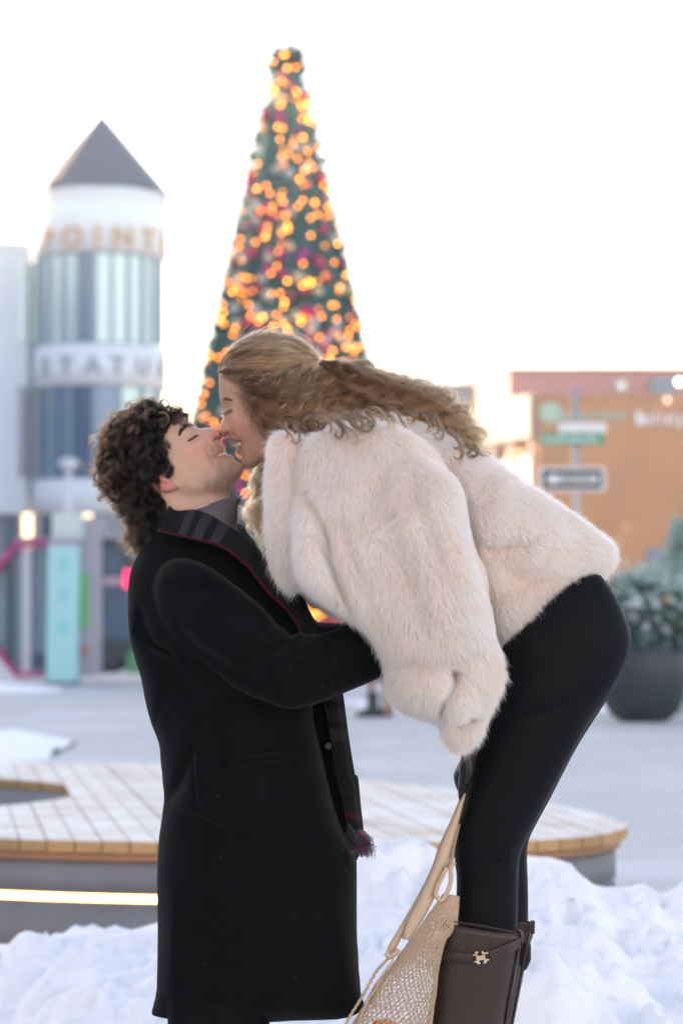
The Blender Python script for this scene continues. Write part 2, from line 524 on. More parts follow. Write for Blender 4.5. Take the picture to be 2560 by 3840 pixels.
tag(link('snow_bank', me, M_snow, None, True), kind='structure')

def snow_patch(name, cx, cy, rx, ry, h, seed):
    n = 60; t = np.linspace(-1, 1, n); A, B_ = np.meshgrid(t, t, indexing='ij')
    nz = fbm(A.shape, [(14, 0.22), (6, 0.1)], seed)
    z = h * np.clip(1.1 - A ** 2 - B_ ** 2 + nz, -0.05, 1.2)
    i = np.arange(n * n).reshape(n, n); F = np.stack([i[:-1, :-1], i[1:, :-1], i[1:, 1:], i[:-1, 1:]], -1).reshape(-1, 4)
    me = mesh_np(name, np.stack([cx + A * rx, cy + B_ * ry, z], -1).reshape(-1, 3), F)
    return tag(link(name, me, M_snow, None, True), kind='structure')
snow_patch('snow_patch', -4.3, 23.0, 1.7, 2.4, 0.16, 1)
snow_patch('snow_patch', -6.6, 38.5, 2.2, 1.6, 0.12, 2)
snow_patch('snow_patch', 2.4, 33.0, 2.4, 2.0, 0.06, 9)

# ------------------------------------------------------------------ curved timber bench with light strip
def wood_mat():
    m, n, l, b = new_mat('frosted_timber')
    tc = n.new('ShaderNodeTexCoord'); oi = n.new('ShaderNodeObjectInfo'); geo = n.new('ShaderNodeNewGeometry')
    mp = n.new('ShaderNodeMapping'); mp.inputs['Scale'].default_value = (40, 3, 40); l.new(tc.outputs['Object'], mp.inputs['Vector'])
    g1 = n.new('ShaderNodeTexNoise'); g1.inputs['Scale'].default_value = 1; g1.inputs['Detail'].default_value = 6; l.new(mp.outputs[0], g1.inputs['Vector'])
    mx = n.new('ShaderNodeMix'); mx.data_type = 'RGBA'; mx.inputs['A'].default_value = (0.34, 0.19, 0.075, 1); mx.inputs['B'].default_value = (0.50, 0.31, 0.14, 1)
    l.new(g1.outputs['Fac'], mx.inputs['Factor'])
    hs = n.new('ShaderNodeHueSaturation'); mr = n.new('ShaderNodeMapRange'); mr.inputs['To Min'].default_value = 0.8; mr.inputs['To Max'].default_value = 1.15
    l.new(oi.outputs['Random'], mr.inputs['Value']); l.new(mr.outputs['Result'], hs.inputs['Value']); l.new(mx.outputs['Result'], hs.inputs['Color'])
    # rime and thin snow lie on the upward faces
    nz = n.new('ShaderNodeTexNoise'); nz.inputs['Scale'].default_value = 2.2; nz.inputs['Detail'].default_value = 7; nz.inputs['Roughness'].default_value = 0.65; l.new(tc.outputs['Object'], nz.inputs['Vector'])
    cr = n.new('ShaderNodeValToRGB'); cr.color_ramp.elements[0].position = 0.35; cr.color_ramp.elements[0].color = (0.48, 0.48, 0.48, 1); cr.color_ramp.elements[1].position = 0.62
    l.new(nz.outputs['Fac'], cr.inputs['Fac'])
    sp = n.new('ShaderNodeSeparateXYZ'); l.new(geo.outputs['Normal'], sp.inputs[0])
    up_ = n.new('ShaderNodeMath'); up_.operation = 'GREATER_THAN'; up_.inputs[1].default_value = 0.8; l.new(sp.outputs['Z'], up_.inputs[0])
    ml = n.new('ShaderNodeMath'); ml.operation = 'MULTIPLY'; l.new(up_.outputs[0], ml.inputs[0]); l.new(cr.outputs['Color'], ml.inputs[1])
    m2 = n.new('ShaderNodeMix'); m2.data_type = 'RGBA'; m2.inputs['B'].default_value = (0.80, 0.77, 0.74, 1)
    l.new(ml.outputs[0], m2.inputs['Factor']); l.new(hs.outputs['Color'], m2.inputs['A']); l.new(m2.outputs['Result'], b.inputs['Base Color'])
    b.inputs['Roughness'].default_value = 0.7
    return m
M_wood = wood_mat()
M_conc = pm('grey_concrete', (0.20, 0.205, 0.23), 0.8, var=0.25, scale=3, bump=0.2, bscale=40)
M_band = pm('copper_band', (0.40, 0.20, 0.11), 0.55, var=0.2, scale=6)
bench = empty('timber_bench', (-1, 11, 0)); tag(bench, 'curved bench of snow-dusted timber planks with glowing strip round its grey base', 'bench')
plan = catmull([(-3.6, 10.75), (-2.5, 10.15), (-1.45, 9.62), (-.75, 9.43), (-.2, 9.40), (.3, 9.42), (.78, 9.52), (1.08, 9.80), (1.2, 10.22), (1.12, 10.75), (.93, 11.3), (.5, 12.2), (-.2, 13.2), (-1, 13.95), (-2, 14.2), (-3.2, 14), (-4, 13), (-4.2, 11.8)], 6, True)
hole = catmull([(-2.40 + 1.12 * math.cos(a), 11.88 + 1.12 * math.sin(a)) for a in np.linspace(0, 2 * np.pi, 14, endpoint=False)], 4, True)
BT, BH = 0.45, 0.045
ud = np.array([-0.165, 1.0]); ud /= np.linalg.norm(ud); un = np.array([ud[1], -ud[0]])
def cuts(poly, off):
    """crossings of the line {off*un + t*ud} with a closed polygon"""
    d = poly @ un - off; s = poly @ ud; o = []
    for i in range(len(poly)):
        j = (i + 1) % len(poly)
        if (d[i] < 0) != (d[j] < 0): o.append(s[i] + (s[j] - s[i]) * d[i] / (d[i] - d[j]))
    return sorted(o)
wd = 0.105; o0 = (plan @ un).min(); o1 = (plan @ un).max(); k_ = o0 + 0.01
while k_ < o1 - 0.02:
    a_, b_ = k_ + 0.0025, min(k_ + wd - 0.0025, o1 - 0.01)
    L0 = sorted(cuts(plan, a_) + cuts(hole, a_)); L1 = sorted(cuts(plan, b_) + cuts(hole, b_))
    if len(L0) != len(L1):
        m_ = (a_ + b_) / 2; Lm = sorted(cuts(plan, m_) + cuts(hole, m_)); L0 = L1 = (L0 if len(L0) < len(L1) else L1)
    NS = 6
    offs = np.linspace(a_, b_, NS); runs = [sorted(cuts(plan, o_) + cuts(hole, o_)) for o_ in offs]
    segs = []                                  # (first line, last line, list of (start, end)) of boards cut to the outline
    for q in range(0, max(len(r_) for r_ in runs) - 1, 2):
        if all(len(r_) == len(runs[0]) for r_ in runs): segs.append([(r_[q], r_[q + 1]) for r_ in runs])
    if not segs:
        for r_ in ([min(runs, key=len)]):
            for q in range(0, len(r_) - 1, 2):
                lo_e = [x_[0] if q == 0 else x_[-2] for x_ in runs if len(x_) >= 2]; hi_e = [x_[1] if (q == 0 and len(x_) > 2 and len(r_) > 2) else x_[-1] for x_ in runs if len(x_) >= 2]
                if len(lo_e) == NS: segs.append(list(zip(lo_e, hi_e)))
    for sg in segs:
        pts = [o_ * un + e_[0] * ud for o_, e_ in zip(offs, sg)] + [o_ * un + e_[1] * ud for o_, e_ in reversed(list(zip(offs, sg)))]
        dz = random.uniform(-0.002, 0.002)
        V = [(p[0], p[1], BT - BH) for p in pts] + [(p[0], p[1], BT + dz) for p in pts]
        bm = bmesh.new(); vv = [bm.verts.new(v) for v in V]
        np_ = len(pts)
        bm.faces.new(vv[:np_]); bm.faces.new(vv[np_:])
        for i in range(np_): bm.faces.new((vv[i], vv[(i + 1) % np_], vv[np_ + (i + 1) % np_], vv[np_ + i]))
        obj_bm('plank', bm, M_wood, bench)
    k_ += wd
def offset_poly(poly, d):
    t = np.roll(poly, -1, 0) - np.roll(poly, 1, 0); t /= np.linalg.norm(t, axis=1, keepdims=True)
    nrm = np.stack([t[:, 1], -t[:, 0]], 1)
    q = poly - d * nrm
    return q
def wall_loop(name, poly, z0, z1, mat, parent, inner=None, thick=0.03):
    n = len(poly); inn = offset_poly(poly, thick)
    V = [(x, y, z0) for x, y in poly] + [(x, y, z1) for x, y in poly] + [(x, y, z1) for x, y in inn] + [(x, y, z0) for x, y in inn]
    F = []
    for i in range(n):
        j = (i + 1) % n
        for r in range(4):
            r2 = (r + 1) % 4
            F.append((r * n + i, r * n + j, r2 * n + j, r2 * n + i))
    return link(name, mesh_np(name, V, F), mat, parent, False)
wall_loop('band', offset_poly(plan, 0.03), BT - BH - 0.035, BT - BH - 0.002, M_band, bench)
base = offset_poly(plan, 0.05)
M_led = emit('warm_led', (1.0, 0.55, 0.16), 3.2)
wall_loop('base', base, 0.24, BT - BH - 0.035, M_conc, bench)
wall_loop('base', base, -0.05, 0.206, M_conc, bench)
wall_loop('recess', offset_poly(plan, 0.066), 0.2062, 0.2398, M_conc, bench)
ls_ = offset_poly(plan, 0.056); ls_ = ls_[(ls_[:, 1] < 10.9) & (ls_[:, 0] < 0.35)]; ls_ = ls_[np.argsort(ls_[:, 0])]
band('light_strip', [(x, y, 0.2105) for x, y in ls_], [(x, y, 0.2365) for x, y in ls_], M_led, bench, 60, 2, 0, 0.004)
wall_loop('inner_rim', offset_poly(hole, -0.02), -0.02, BT - BH - 0.004, M_conc, bench, thick=0.05)
sm_ = snow_patch('snow_heap', -2.42, 11.85, 0.92, 0.96, 0.10, 21); sm_.parent = bench; sm_.matrix_parent_inverse = parent_world(bench).inverted(); del sm_['kind']

# ------------------------------------------------------------------ materials of the far buildings
M_white = pm('white_render', (0.78, 0.78, 0.80), 0.8, var=0.05, scale=0.6)
M_roof = pm('slate_blue_metal', (0.018, 0.050, 0.105), 0.6, var=0.12, scale=1.5)
M_bronze = pm('bronze_letters', (0.55, 0.30, 0.16), 0.5)
M_greyl = pm('grey_letters', (0.30, 0.31, 0.34), 0.6)
M_mull = pm('teal_mullion', (0.20, 0.30, 0.34), 0.4)
def glass_mat(name, col, rough=0.08):
    m, n, l, b = new_mat(name)
    b.inputs['Base Color'].default_value = (*col, 1); b.inputs['Roughness'].default_value = rough; b.inputs['Specular IOR Level'].default_value = 0.8; b.inputs['Metallic'].default_value = 0.25
    return m
M_gpale = glass_mat('pale_glass', (0.50, 0.60, 0.62), 0.2); M_gdark = glass_mat('dark_blue_glass', (0.045, 0.10, 0.19), 0.1)
M_gblue = glass_mat('mid_blue_glass', (0.10, 0.18, 0.30), 0.15)
M_glit = emit('lit_window', (1.0, 0.75, 0.45), 0.9)
M_grey = pm('grey_cladding', (0.30, 0.30, 0.33), 0.7, var=0.1, scale=1)
_deps = None
def letter(ch, size, mat, parent, M, depth=0.05, bold=0.02):
    cu = bpy.data.curves.new('l', 'FONT'); cu.body = ch; cu.size = size; cu.extrude = depth; cu.offset = bold; cu.align_x = 'CENTER'; cu.resolution_u = 3
    t = bpy.data.objects.new('l', cu); COL.objects.link(t)
    dg = bpy.context.evaluated_depsgraph_get(); me = bpy.data.meshes.new_from_object(t.evaluated_get(dg))
    bpy.data.objects.remove(t); bpy.data.curves.remove(cu)
    me.transform(M); me.materials.clear()
    return link('letter', me, mat, parent)
# ------------------------------------------------------------------ round corner tower
TY = 112.0; PX = FPX / TY
tz = lambda sy: P(0, sy, TY - 2.5)[2]
tX = P(385, 0, TY)[0]; TR = 3.06
tower = empty('corner_tower', (tX, TY, 0)); tag(tower, 'white round corner tower with slate cone roof, curved glass storeys and raised letters', 'tower')
def ring(name, r, z0, z1, mat, lip=0.0, parent=tower):
    return lathe(name, [(r - 0.3, z0), (r, z0), (r, z1), (r - 0.3, z1)], mat, parent, (tX, TY, 0), 64, False)
rf = lathe('roof', [(2.2, tz(700)), (TR + 0.10, tz(705)), (TR + 0.10, tz(688)), (0.0, P(0, 428, TY)[2])], M_roof, tower, (tX, TY, 0), 8, False, math.radians(232), math.radians(592))
M_fest = emit('festoon_lamp', (1.0, 0.7, 0.4), 0.8)
bulb_me = None
def ico(r, sub=1):
    bm = bmesh.new(); bmesh.ops.create_icosphere(bm, subdivisions=sub, radius=r); me = bpy.data.meshes.new('ball'); bm.to_mesh(me); bm.free()
    me.polygons.foreach_set('use_smooth', [True] * len(me.polygons)); return me
fb = ico(0.05); fb.materials.append(M_fest)
for a_ in (math.radians(187), math.radians(232)):
    for q in range(14):
        t_ = (q + 1) / 15; r_ = TR * (1 - t_) + 0.08
        o = link('festoon_lamp', fb, None, rf); o.matrix_parent_inverse = Matrix(); o.location = (tX + r_ * math.cos(a_), TY + r_ * math.sin(a_), tz(690) + (P(0, 432, TY)[2] - tz(690)) * t_ + 0.08); o.matrix_parent_inverse = parent_world(rf).inverted()
ring('upper_drum', TR - 0.02, tz(945), tz(705), M_white)
ring('cornice', TR + 0.03, tz(735), tz(712), M_white)
ring('sign_band', TR, tz(1445), tz(1290), M_white)
ring('lower_band', TR + 0.02, tz(1925), tz(1795), M_white)
lathe('core', [(TR - 0.6, 0), (TR - 0.6, tz(710))], M_grey, tower, (tX, TY, 0), 32, False)
def storey(z0, z1, kinds, n):
    for i in range(n):
        a0 = math.pi + math.pi * i / n; a1 = math.pi + math.pi * (i + 1) / n
        lathe('window', [(TR - 0.14, z0), (TR - 0.14, z1)], kinds[i % len(kinds)], tower, (tX, TY, 0), 3, False, a0 + 0.02, a1 - 0.02)
        a = a0; bm = bmesh.new()
        M = Matrix.Translation((tX, TY, 0)) @ Matrix.Rotation(a, 4, 'Z')
        bm_box(bm, TR - 0.2, TR - 0.01, -0.09, 0.09, z0, z1, 0, M); obj_bm('mullion', bm, M_mull, tower)
storey(tz(1285), tz(955), [M_gpale, M_gpale, M_gpale, M_glit if False else M_gpale, M_gpale, M_gdark, M_gpale, M_gpale, M_gpale, M_gpale, M_gpale, M_gpale], 12)
storey(tz(1790), tz(1450), [M_gdark, M_gdark, M_gblue, M_gdark, M_gblue, M_gpale, M_gpale, M_gpale], 8)
storey(0.1, tz(1930), [M_gdark, M_gdark, M_glit, M_gdark, M_gdark, M_gdark], 6)
def curved_sign(txt, angs, size, z, mat, r):
    for ch, a in zip(txt, angs):
        th = math.radians(-90 + a)
        M = Matrix.Translation((tX, TY, z)) @ Matrix.Rotation(th + math.pi / 2, 4, 'Z') @ Matrix.Translation((0, -r - 0.04, 0)) @ Matrix.Rotation(math.pi / 2, 4, 'X')
        letter(ch, size, mat, tower, M, 0.05, 0.03)
curved_sign('POINTE', [-46, -20, 2, 24, 50, 76], 1.36, tz(930), M_bronze, TR)
curved_sign('STATUS', [-49, -25, -1, 20, 44, 68], 1.15, tz(1405), M_greyl, TR)

wb = empty('white_building', (-30, TY, 0)); tag(wb, 'long white flat-roofed building behind the left edge of the tower', 'building')
wx1 = P(108, 0, TY)[0] + 0.0
wz = P(0, 930, TY)[2]
box('wall', -78, wx1, TY + 0.4, TY + 16, P(0, 1925, TY)[2], wz, M_white, wb)
box('parapet', -78.1, wx1 + 0.05, TY + 0.3, TY + 16.1, wz, wz + 0.35, M_white, wb)
box('shopfront', -78, wx1 + 1.0, TY + 1.2, TY + 15, 0, P(0, 1925, TY)[2] - 0.002, M_grey, wb)
box('link_wall', wx1, tX - 1.0, TY + 1.2, TY + 9, P(0, 1925, TY)[2], wz - 0.6, M_white, wb)
for (x0, x1, y0, y1, mt) in ((82, 104, 985, 1285, M_gpale), (112, 142, 985, 1285, M_gpale), (82, 104, 1455, 1790, M_gdark), (112, 142, 1455, 1790, M_gdark)):
    a_, b_ = P(x0, y0, TY + 1.1), P(x1, y1, TY + 1.1)
    w = box('window', a_[0], b_[0], TY + 0.3 if x0 < 108 else TY + 1.1, TY + 1.3, b_[2], a_[2], mt, wb)
for i_ in range(14):
    x_ = -76 + i_ * 4.3
    for z0_, z1_ in ((8, 10.6), (12.4, 15.4)):
        box('window', x_, x_ + 2.2, TY + 0.33, TY + 0.6, z0_, z1_, M_gdark, wb)
for (x0, x1, y0, y1, mt) in ((20, 70, 1935, 2240, M_gdark), (88, 118, 1930, 2200, M_glit), (130, 185, 1940, 2240, M_gdark)):
    a_, b_ = P(x0, y0, TY + 1), P(x1, y1, TY + 1)
    box('shop_window', a_[0], b_[0], TY + 1.0, TY + 1.3, 0.2, a_[2], mt, wb)
# unseen block added on the left to keep the low sun off the square
ob = empty('shade_block', (-50, 40, 0)); tag(ob, 'tall pale block added outside the view on the left to shade the square', 'building')
box('wall', -62, -38, -12, 106, 0, 19, pm('shade_block_render', (0.45, 0.43, 0.42), 0.85, var=0.1, scale=0.3), ob)
box('parapet', -62.1, -37.9, -12.1, 106.1, 19.0, 19.5, M_grey, ob)
for fl in range(5):
    for i_ in range(24):
        y_ = -9 + i_ * 4.8
        box('window', -38.2, -37.96, y_, y_ + 2.6, 1.2 + fl * 3.6, 3.4 + fl * 3.6, M_gdark, ob)

# unseen pale building added behind the camera, bouncing sunlight on to the couple
tb = empty('bounce_building', (0, -36, 0)); tag(tb, 'white building added outside the view behind the camera to bounce sunlight forward', 'building')
box('wall', -45, 48, -52, -36, 0, 24, pm('bounce_render', (0.78, 0.75, 0.72), 0.85, var=0.06, scale=0.3), tb)
box('parapet', -45.1, 48.1, -52.1, -35.9, 24, 24.5, M_grey, tb)
for fl in range(6):
    for i_ in range(20):
        x_ = -43 + i_ * 4.5
        box('window', x_, x_ + 1.7, -36.05, -35.97, 1.4 + fl * 3.8, 3.6 + fl * 3.8, M_gdark, tb)
# ------------------------------------------------------------------ right side: shops and brick building
RY = 116.4
rz_ = lambda sy, Y=RY: P(0, sy, Y)[2]
rx_ = lambda sx, Y=RY: P(sx, 0, Y)[0]
def brick_mat(name, c1, c2, mo):
    m, n, l, b = new_mat(name)
    tc = n.new('ShaderNodeTexCoord'); mp = n.new('ShaderNodeMapping'); mp.inputs['Rotation'].default_value = (math.pi / 2, 0, 0); l.new(tc.outputs['Object'], mp.inputs['Vector'])
    br = n.new('ShaderNodeTexBrick'); br.inputs['Scale'].default_value = 4.0; br.inputs['Color1'].default_value = (*c1, 1); br.inputs['Color2'].default_value = (*c2, 1); br.inputs['Mortar'].default_value = (*mo, 1)
    l.new(mp.outputs[0], br.inputs['Vector']); 
    nz = n.new('ShaderNodeTexNoise'); nz.inputs['Scale'].default_value = 0.35; nz.inputs['Detail'].default_value = 5; l.new(tc.outputs['Object'], nz.inputs['Vector'])
    mr = n.new('ShaderNodeMapRange'); mr.inputs['To Min'].default_value = 0.75; mr.inputs['To Max'].default_value = 1.25; l.new(nz.outputs['Fac'], mr.inputs['Value'])
    mx = n.new('ShaderNodeMix'); mx.data_type = 'RGBA'; mx.blend_type = 'MULTIPLY'; mx.inputs['Factor'].default_value = 1
    l.new(br.outputs['Color'], mx.inputs['A']); l.new(mr.outputs['Result'], mx.inputs['B']); l.new(mx.outputs['Result'], b.inputs['Base Color'])
    b.inputs['Roughness'].default_value = 0.9
    return m
M_brick = brick_mat('orange_brick', (0.60, 0.24, 0.085), (0.54, 0.205, 0.07), (0.50, 0.28, 0.15))
M_pink = pm('pink_render', (0.56, 0.24, 0.21), 0.85, var=0.08, scale=0.5)
bk_ = empty('brick_building', (rx_(2300), RY, 0)); tag(bk_, 'orange brick building with a pink upper storey and two raised wall signs', 'building')
box('wall', rx_(2010), rx_(3400), RY, RY + 22, 0, rz_(1492), M_brick, bk_)
box('coping', rx_(2005), rx_(3405), RY - 0.15, RY + 22.1, rz_(1492), rz_(1478), M_brick, bk_)
up_b = box('upper_storey', rx_(1905, 124), rx_(3400, 124), 124, 140, rz_(1500, 124), rz_(1392, 124), M_pink, bk_)
box('coping', rx_(1900, 124), rx_(3402, 124), 123.8, 140.1, rz_(1392, 124), rz_(1380, 124), M_pink, up_b)
M_sg = pm('sage_letters', (0.40, 0.52, 0.40), 0.6); M_wl = pm('white_letters', (0.85, 0.85, 0.84), 0.6)
bm = bmesh.new(); bmesh.ops.create_cone(bm, cap_ends=True, segments=28, radius1=0.52, radius2=0.52, depth=0.12, matrix=Matrix.Translation((rx_(2057), RY - 0.08, rz_(1548))) @ Matrix.Rotation(math.pi / 2, 4, 'X')); obj_bm('emblem', bm, M_sg, bk_)
for i_, w_ in enumerate((.30, .22, .24, .30, .2, .26, .3, .12, .24, .26, .28, .22, .24)):
    x_ = rx_(2100) + i_ * 0.235
    h_ = 0.42 if i_ % 4 == 0 else 0.30
    bm = bmesh.new(); bm_box(bm, x_, x_ + w_ * 0.62, RY - 0.12, RY - 0.02, rz_(1575), rz_(1575) + h_, 0.04); obj_bm('letter', bm, M_sg, bk_)
for i_, (w_, h_) in enumerate(((.34, .62), (.24, .4), (.2, .4), (.14, .6), (.14, .55), (.26, .4), (.12, .58), (.24, .4))):
    x_ = rx_(2375) + i_ * 0.29
    bm = bmesh.new(); bm_box(bm, x_, x_ + w_ * 0.78, RY - 0.12, RY - 0.02, rz_(1592) - (0.15 if i_ == 7 else 0), rz_(1592) + h_, 0.05); obj_bm('letter', bm, M_wl, bk_)
for (x0, x1, y0, y1, mt) in ((2310, 2345, 1430, 1465, M_gpale), (2440, 2530, 1420, 1478, M_gdark)):
    a_, b_ = P(x0, y0, 123.8), P(x1, y1, 123.8); box('window', a_[0], b_[0], 123.7, 124.2, b_[2], a_[2], mt, up_b)
for (x0, x1) in ((2040, 2110), (2150, 2230), (2420, 2530)):
    a_ = P(x0, 2000, RY - .1); b_ = P(x1, 2330, RY - .1)
    box('shop_window', a_[0], b_[0], RY - 0.05, RY + 0.2, 0.4, a_[2] * 0.85, M_gdark if x0 != 2150 else M_gpale, bk_)
hl = ico(0.15, 2); hl.materials.append(emit('flood_lamp', (1.0, 0.85, 0.65), 4.0))
o = link('wall_lamp', hl, None, bk_); o.location = P(2545, 1432, RY - 0.3); o.matrix_parent_inverse = parent_world(bk_).inverted()
hl2 = ico(0.1, 2); hl2.materials.append(emit('sign_lamp', (1.0, 0.8, 0.6), 1.0))
for q in ((2500, 1500), (2348, 1978), (2322, 2030)):
    o = link('wall_lamp', hl2 if q[0] == 2500 else fb, None, bk_); o.location = P(q[0], q[1], RY - 0.3); o.matrix_parent_inverse = parent_world(bk_).inverted()
# sunlit white shop turned towards the low sun
ws = empty('white_shop', (rx_(1880), 124, 0)); tag(ws, 'sunlit white shop with a deep fascia left of the brick building', 'shop')
ang = math.radians(111)
Mw = Matrix.Translation((rx_(2003, 117), 117, 0)) @ Matrix.Rotation(ang, 4, 'Z')
M_cream = pm('cream_paint', (0.50, 0.44, 0.37), 0.8)
wl_ = 9.0
box('wall', 0, wl_, -6, 0, 0, rz_(1700, 117), M_cream, ws, rot=Mw)
box('fascia', -0.02, wl_ + 0.2, -6.1, 0.35, rz_(1640, 117), rz_(1478, 117), M_cream, ws, rot=Mw)
for i_ in range(4):
    box('shop_window', 0.6 + i_ * 2.2, 2.2 + i_ * 2.2, 0.0, 0.06, 0.5, rz_(1720, 117), M_gdark if i_ == 1 else M_glit, ws, rot=Mw)
    box('pier', 0.1 + i_ * 2.2, 0.45 + i_ * 2.2, 0.0, 0.2, 0.0, rz_(1650, 117), M_cream, ws, rot=Mw)
gb = empty('grey_block', (rx_(1640, 150), 152, 0)); tag(gb, 'low grey flat-roofed block far behind the woman', 'building')
box('wall', rx_(1480, 150), rx_(1768, 150), 150, 165, 0, rz_(1440, 150), pm('mid_grey_render', (0.16, 0.16, 0.18), 0.85), gb)
box('lit_edge', rx_(1768, 150) + .002, rx_(1782, 150), 150.1, 165, 0, rz_(1445, 150), M_brick, gb)  # orange brick colour stands in for the sunlit right edge of the block
for q in (1520, 1580, 1610): tube('roof_vent', [(rx_(q, 152), 152, rz_(1440, 150) - 0.1), (rx_(q, 152), 152, rz_(1400, 150))], 0.15, M_grey, gb)
lb = empty('cream_building', (rx_(1720, 160), 162, 0)); tag(lb, 'sunlit cream building rising behind the white shop', 'building')
Ml = Matrix.Translation((rx_(1900, 160), 156, 0)) @ Matrix.Rotation(math.radians(111), 4, 'Z')
box('wall', 0, 12, -8, 0, 0, rz_(1425, 160), M_cream, lb, rot=Ml); box('parapet', -0.1, 12.1, -8.1, 0.1, rz_(1425, 160), rz_(1412, 160), M_cream, lb, rot=Ml)

# ------------------------------------------------------------------ street signs on a post
SY = 33.0
sp_ = lambda x, y, d=0.0: Vector(P(x, y, SY + d))
post = empty('street_sign', (P(2160, 0, SY)[0], SY, 0)); tag(post, 'steel post with green street blades above a black one way arrow sign', 'street sign')
M_steel = pm('galvanised_steel', (0.42, 0.42, 0.43), 0.45, metal=0.6)
M_sgreen = pm('sign_green', (0.02, 0.30, 0.17), 0.5); M_swhite = pm('sign_white', (0.78, 0.78, 0.78), 0.5); M_sblack = pm('sign_black', (0.02, 0.025, 0.035), 0.5)
px_ = P(2150, 0, SY)[0]
tube('post', [(px_, SY, 0), (px_, SY, P(0, 1455, SY)[2])], 0.045, M_steel, post, 12)
def plate(name, x0, x1, y0, y1, mat, d, par, bev=0.012):
    a_, b_ = P(x0, y0, SY + d), P(x1, y1, SY + d)
    bm = bmesh.new(); bm_box(bm, a_[0], b_[0], SY + d - 0.006, SY + d + 0.006, b_[2], a_[2], bev * 0.4); return obj_bm(name, bm, mat, par)
gpl = plate('street_blade', 2022, 2262, 1624, 1668, M_sgreen, -0.07, post)
plate('street_blade', 2092, 2272, 1586, 1622, M_swhite, -0.05, post)
owb = plate('one_way_plate', 2020, 2268, 1752, 1842, M_swhite, -0.07, post)
plate('black_field', 2032, 2256, 1762, 1832, M_sblack, -0.084, owb)
# arrow pointing left
ap = [(2042, 1797), (2075, 1772), (2075, 1782), (2240, 1782), (2240, 1812), (2075, 1812), (2075, 1822)]
bm = bmesh.new(); vv = [bm.verts.new(P(x, y, SY - 0.096)) for x, y in ap]; f = bm.faces.new(vv)
r = bmesh.ops.extrude_face_region(bm, geom=[f]); bmesh.ops.translate(bm, verts=[v for v in r['geom'] if isinstance(v, bmesh.types.BMVert)], vec=(0, 0.004, 0)); obj_bm('arrow', bm, M_swhite, owb)
ac = P(2160, 1806, SY - 0.101)
letter('ONE WAY', 0.10, M_sblack, owb, Matrix.Translation(ac) @ Matrix.Rotation(math.pi / 2, 4, 'X'), 0.002, 0.002)
for i_ in range(11):
    a_ = P(2038 + i_ * 19, 1658, SY - 0.08); bm = bmesh.new(); bm_box(bm, a_[0], a_[0] + 0.035, SY - 0.082, SY - 0.0765, a_[2], a_[2] + (0.07 if i_ % 3 else 0.09)); obj_bm('letter', bm, M_swhite, gpl)

# ------------------------------------------------------------------ bowl planter with winter greens
def leaf_cloud(name, centers, radii, n, size, mat, parent, seed=1, needle=False, squash=1.0):
    r = np.random.default_rng(seed)
    ci = r.integers(0, len(centers), n)
    d = r.normal(0, 1, (n, 3)); d /= np.linalg.norm(d, axis=1, keepdims=True)
    p = np.asarray(centers)[ci] + d * (np.asarray(radii)[ci] * r.random(n) ** 0.45)[:, None] * np.array([1, 1, squash])
    a = r.normal(0, 1, (n, 3)) + 0.8 * d; a /= np.linalg.norm(a, axis=1, keepdims=True)
    b = np.cross(a, r.normal(0, 1, (n, 3))); b /= np.linalg.norm(b, axis=1, keepdims=True)
    L = size * r.uniform(0.6, 1.3, n)[:, None]; Wd = L * (0.12 if needle else 0.38)
    V = np.stack([p, p + a * L * 0.5 + b * Wd, p + a * L, p + a * L * 0.5 - b * Wd], 1).reshape(-1, 3)
    F = np.arange(4 * n).reshape(n, 4)
    return link(name, mesh_np(name, V, F), mat, parent)
PY_ = 28.4
pcx, pz0 = P(2397, 0, PY_)[0], 0.0
pl_ = empty('bowl_planter', (pcx, PY_, 0)); tag(pl_, 'large black bowl planter filled with evergreen sprigs and white blooms', 'planter')
M_bowl = pm('black_fibreglass', (0.018, 0.024, 0.034), 0.5, var=0.15, scale=3)
lathe('bowl', [(0.0, 0.0), (0.26, 0.0), (0.38, 0.07), (0.48, 0.24), (0.545, 0.46), (0.555, 0.66), (0.52, 0.84), (0.47, 0.95), (0.45, 0.95), (0.44, 0.90), (0.0, 0.88)], M_bowl, pl_, (pcx, PY_, 0), 48)
M_ever = pm('evergreen', (0.055, 0.13, 0.10), 0.7, var=0.35, scale=5); M_frost = pm('frosted_green', (0.38, 0.52, 0.48), 0.7, var=0.25, scale=6)
cs_ = [(pcx + 0.42 * math.cos(a) * q, PY_ + 0.42 * math.sin(a) * q, 1.14 + 0.34 * (1 - q)) for a in np.linspace(0, 6.28, 9) for q in (0.4, 1.0)]
leaf_cloud('foliage', cs_, [0.26] * len(cs_), 3800, 0.16, M_ever, pl_, 4, False)
leaf_cloud('frosted_sprigs', [(c[0], c[1], c[2] + 0.12) for c in cs_], [0.30] * len(cs_), 1500, 0.2, M_frost, pl_, 5, True)
wm = [ico(0.075, 2), ico(0.05, 2), ico(0.055, 2)]
for m_, c_ in zip(wm, ((0.72, 0.74, 0.80), (0.30, 0.02, 0.07), (0.62, 0.36, 0.12))): m_.materials.append(pm('planter_ball', c_, 0.4))
rr = np.random.default_rng(12)
for i_ in range(46):
    a_ = rr.uniform(0, 6.28); q = rr.uniform(0.2, 1); k_ = [0, 0, 0, 1, 2][i_ % 5]
    o = link(['white_bloom', 'red_berry', 'gold_ball'][k_], wm[k_], None, pl_); o.location = (pcx + 0.58 * q * math.cos(a_), PY_ - abs(0.55 * q * math.sin(a_)), 1.02 + rr.uniform(0, 0.42)); o.matrix_parent_inverse = parent_world(pl_).inverted()
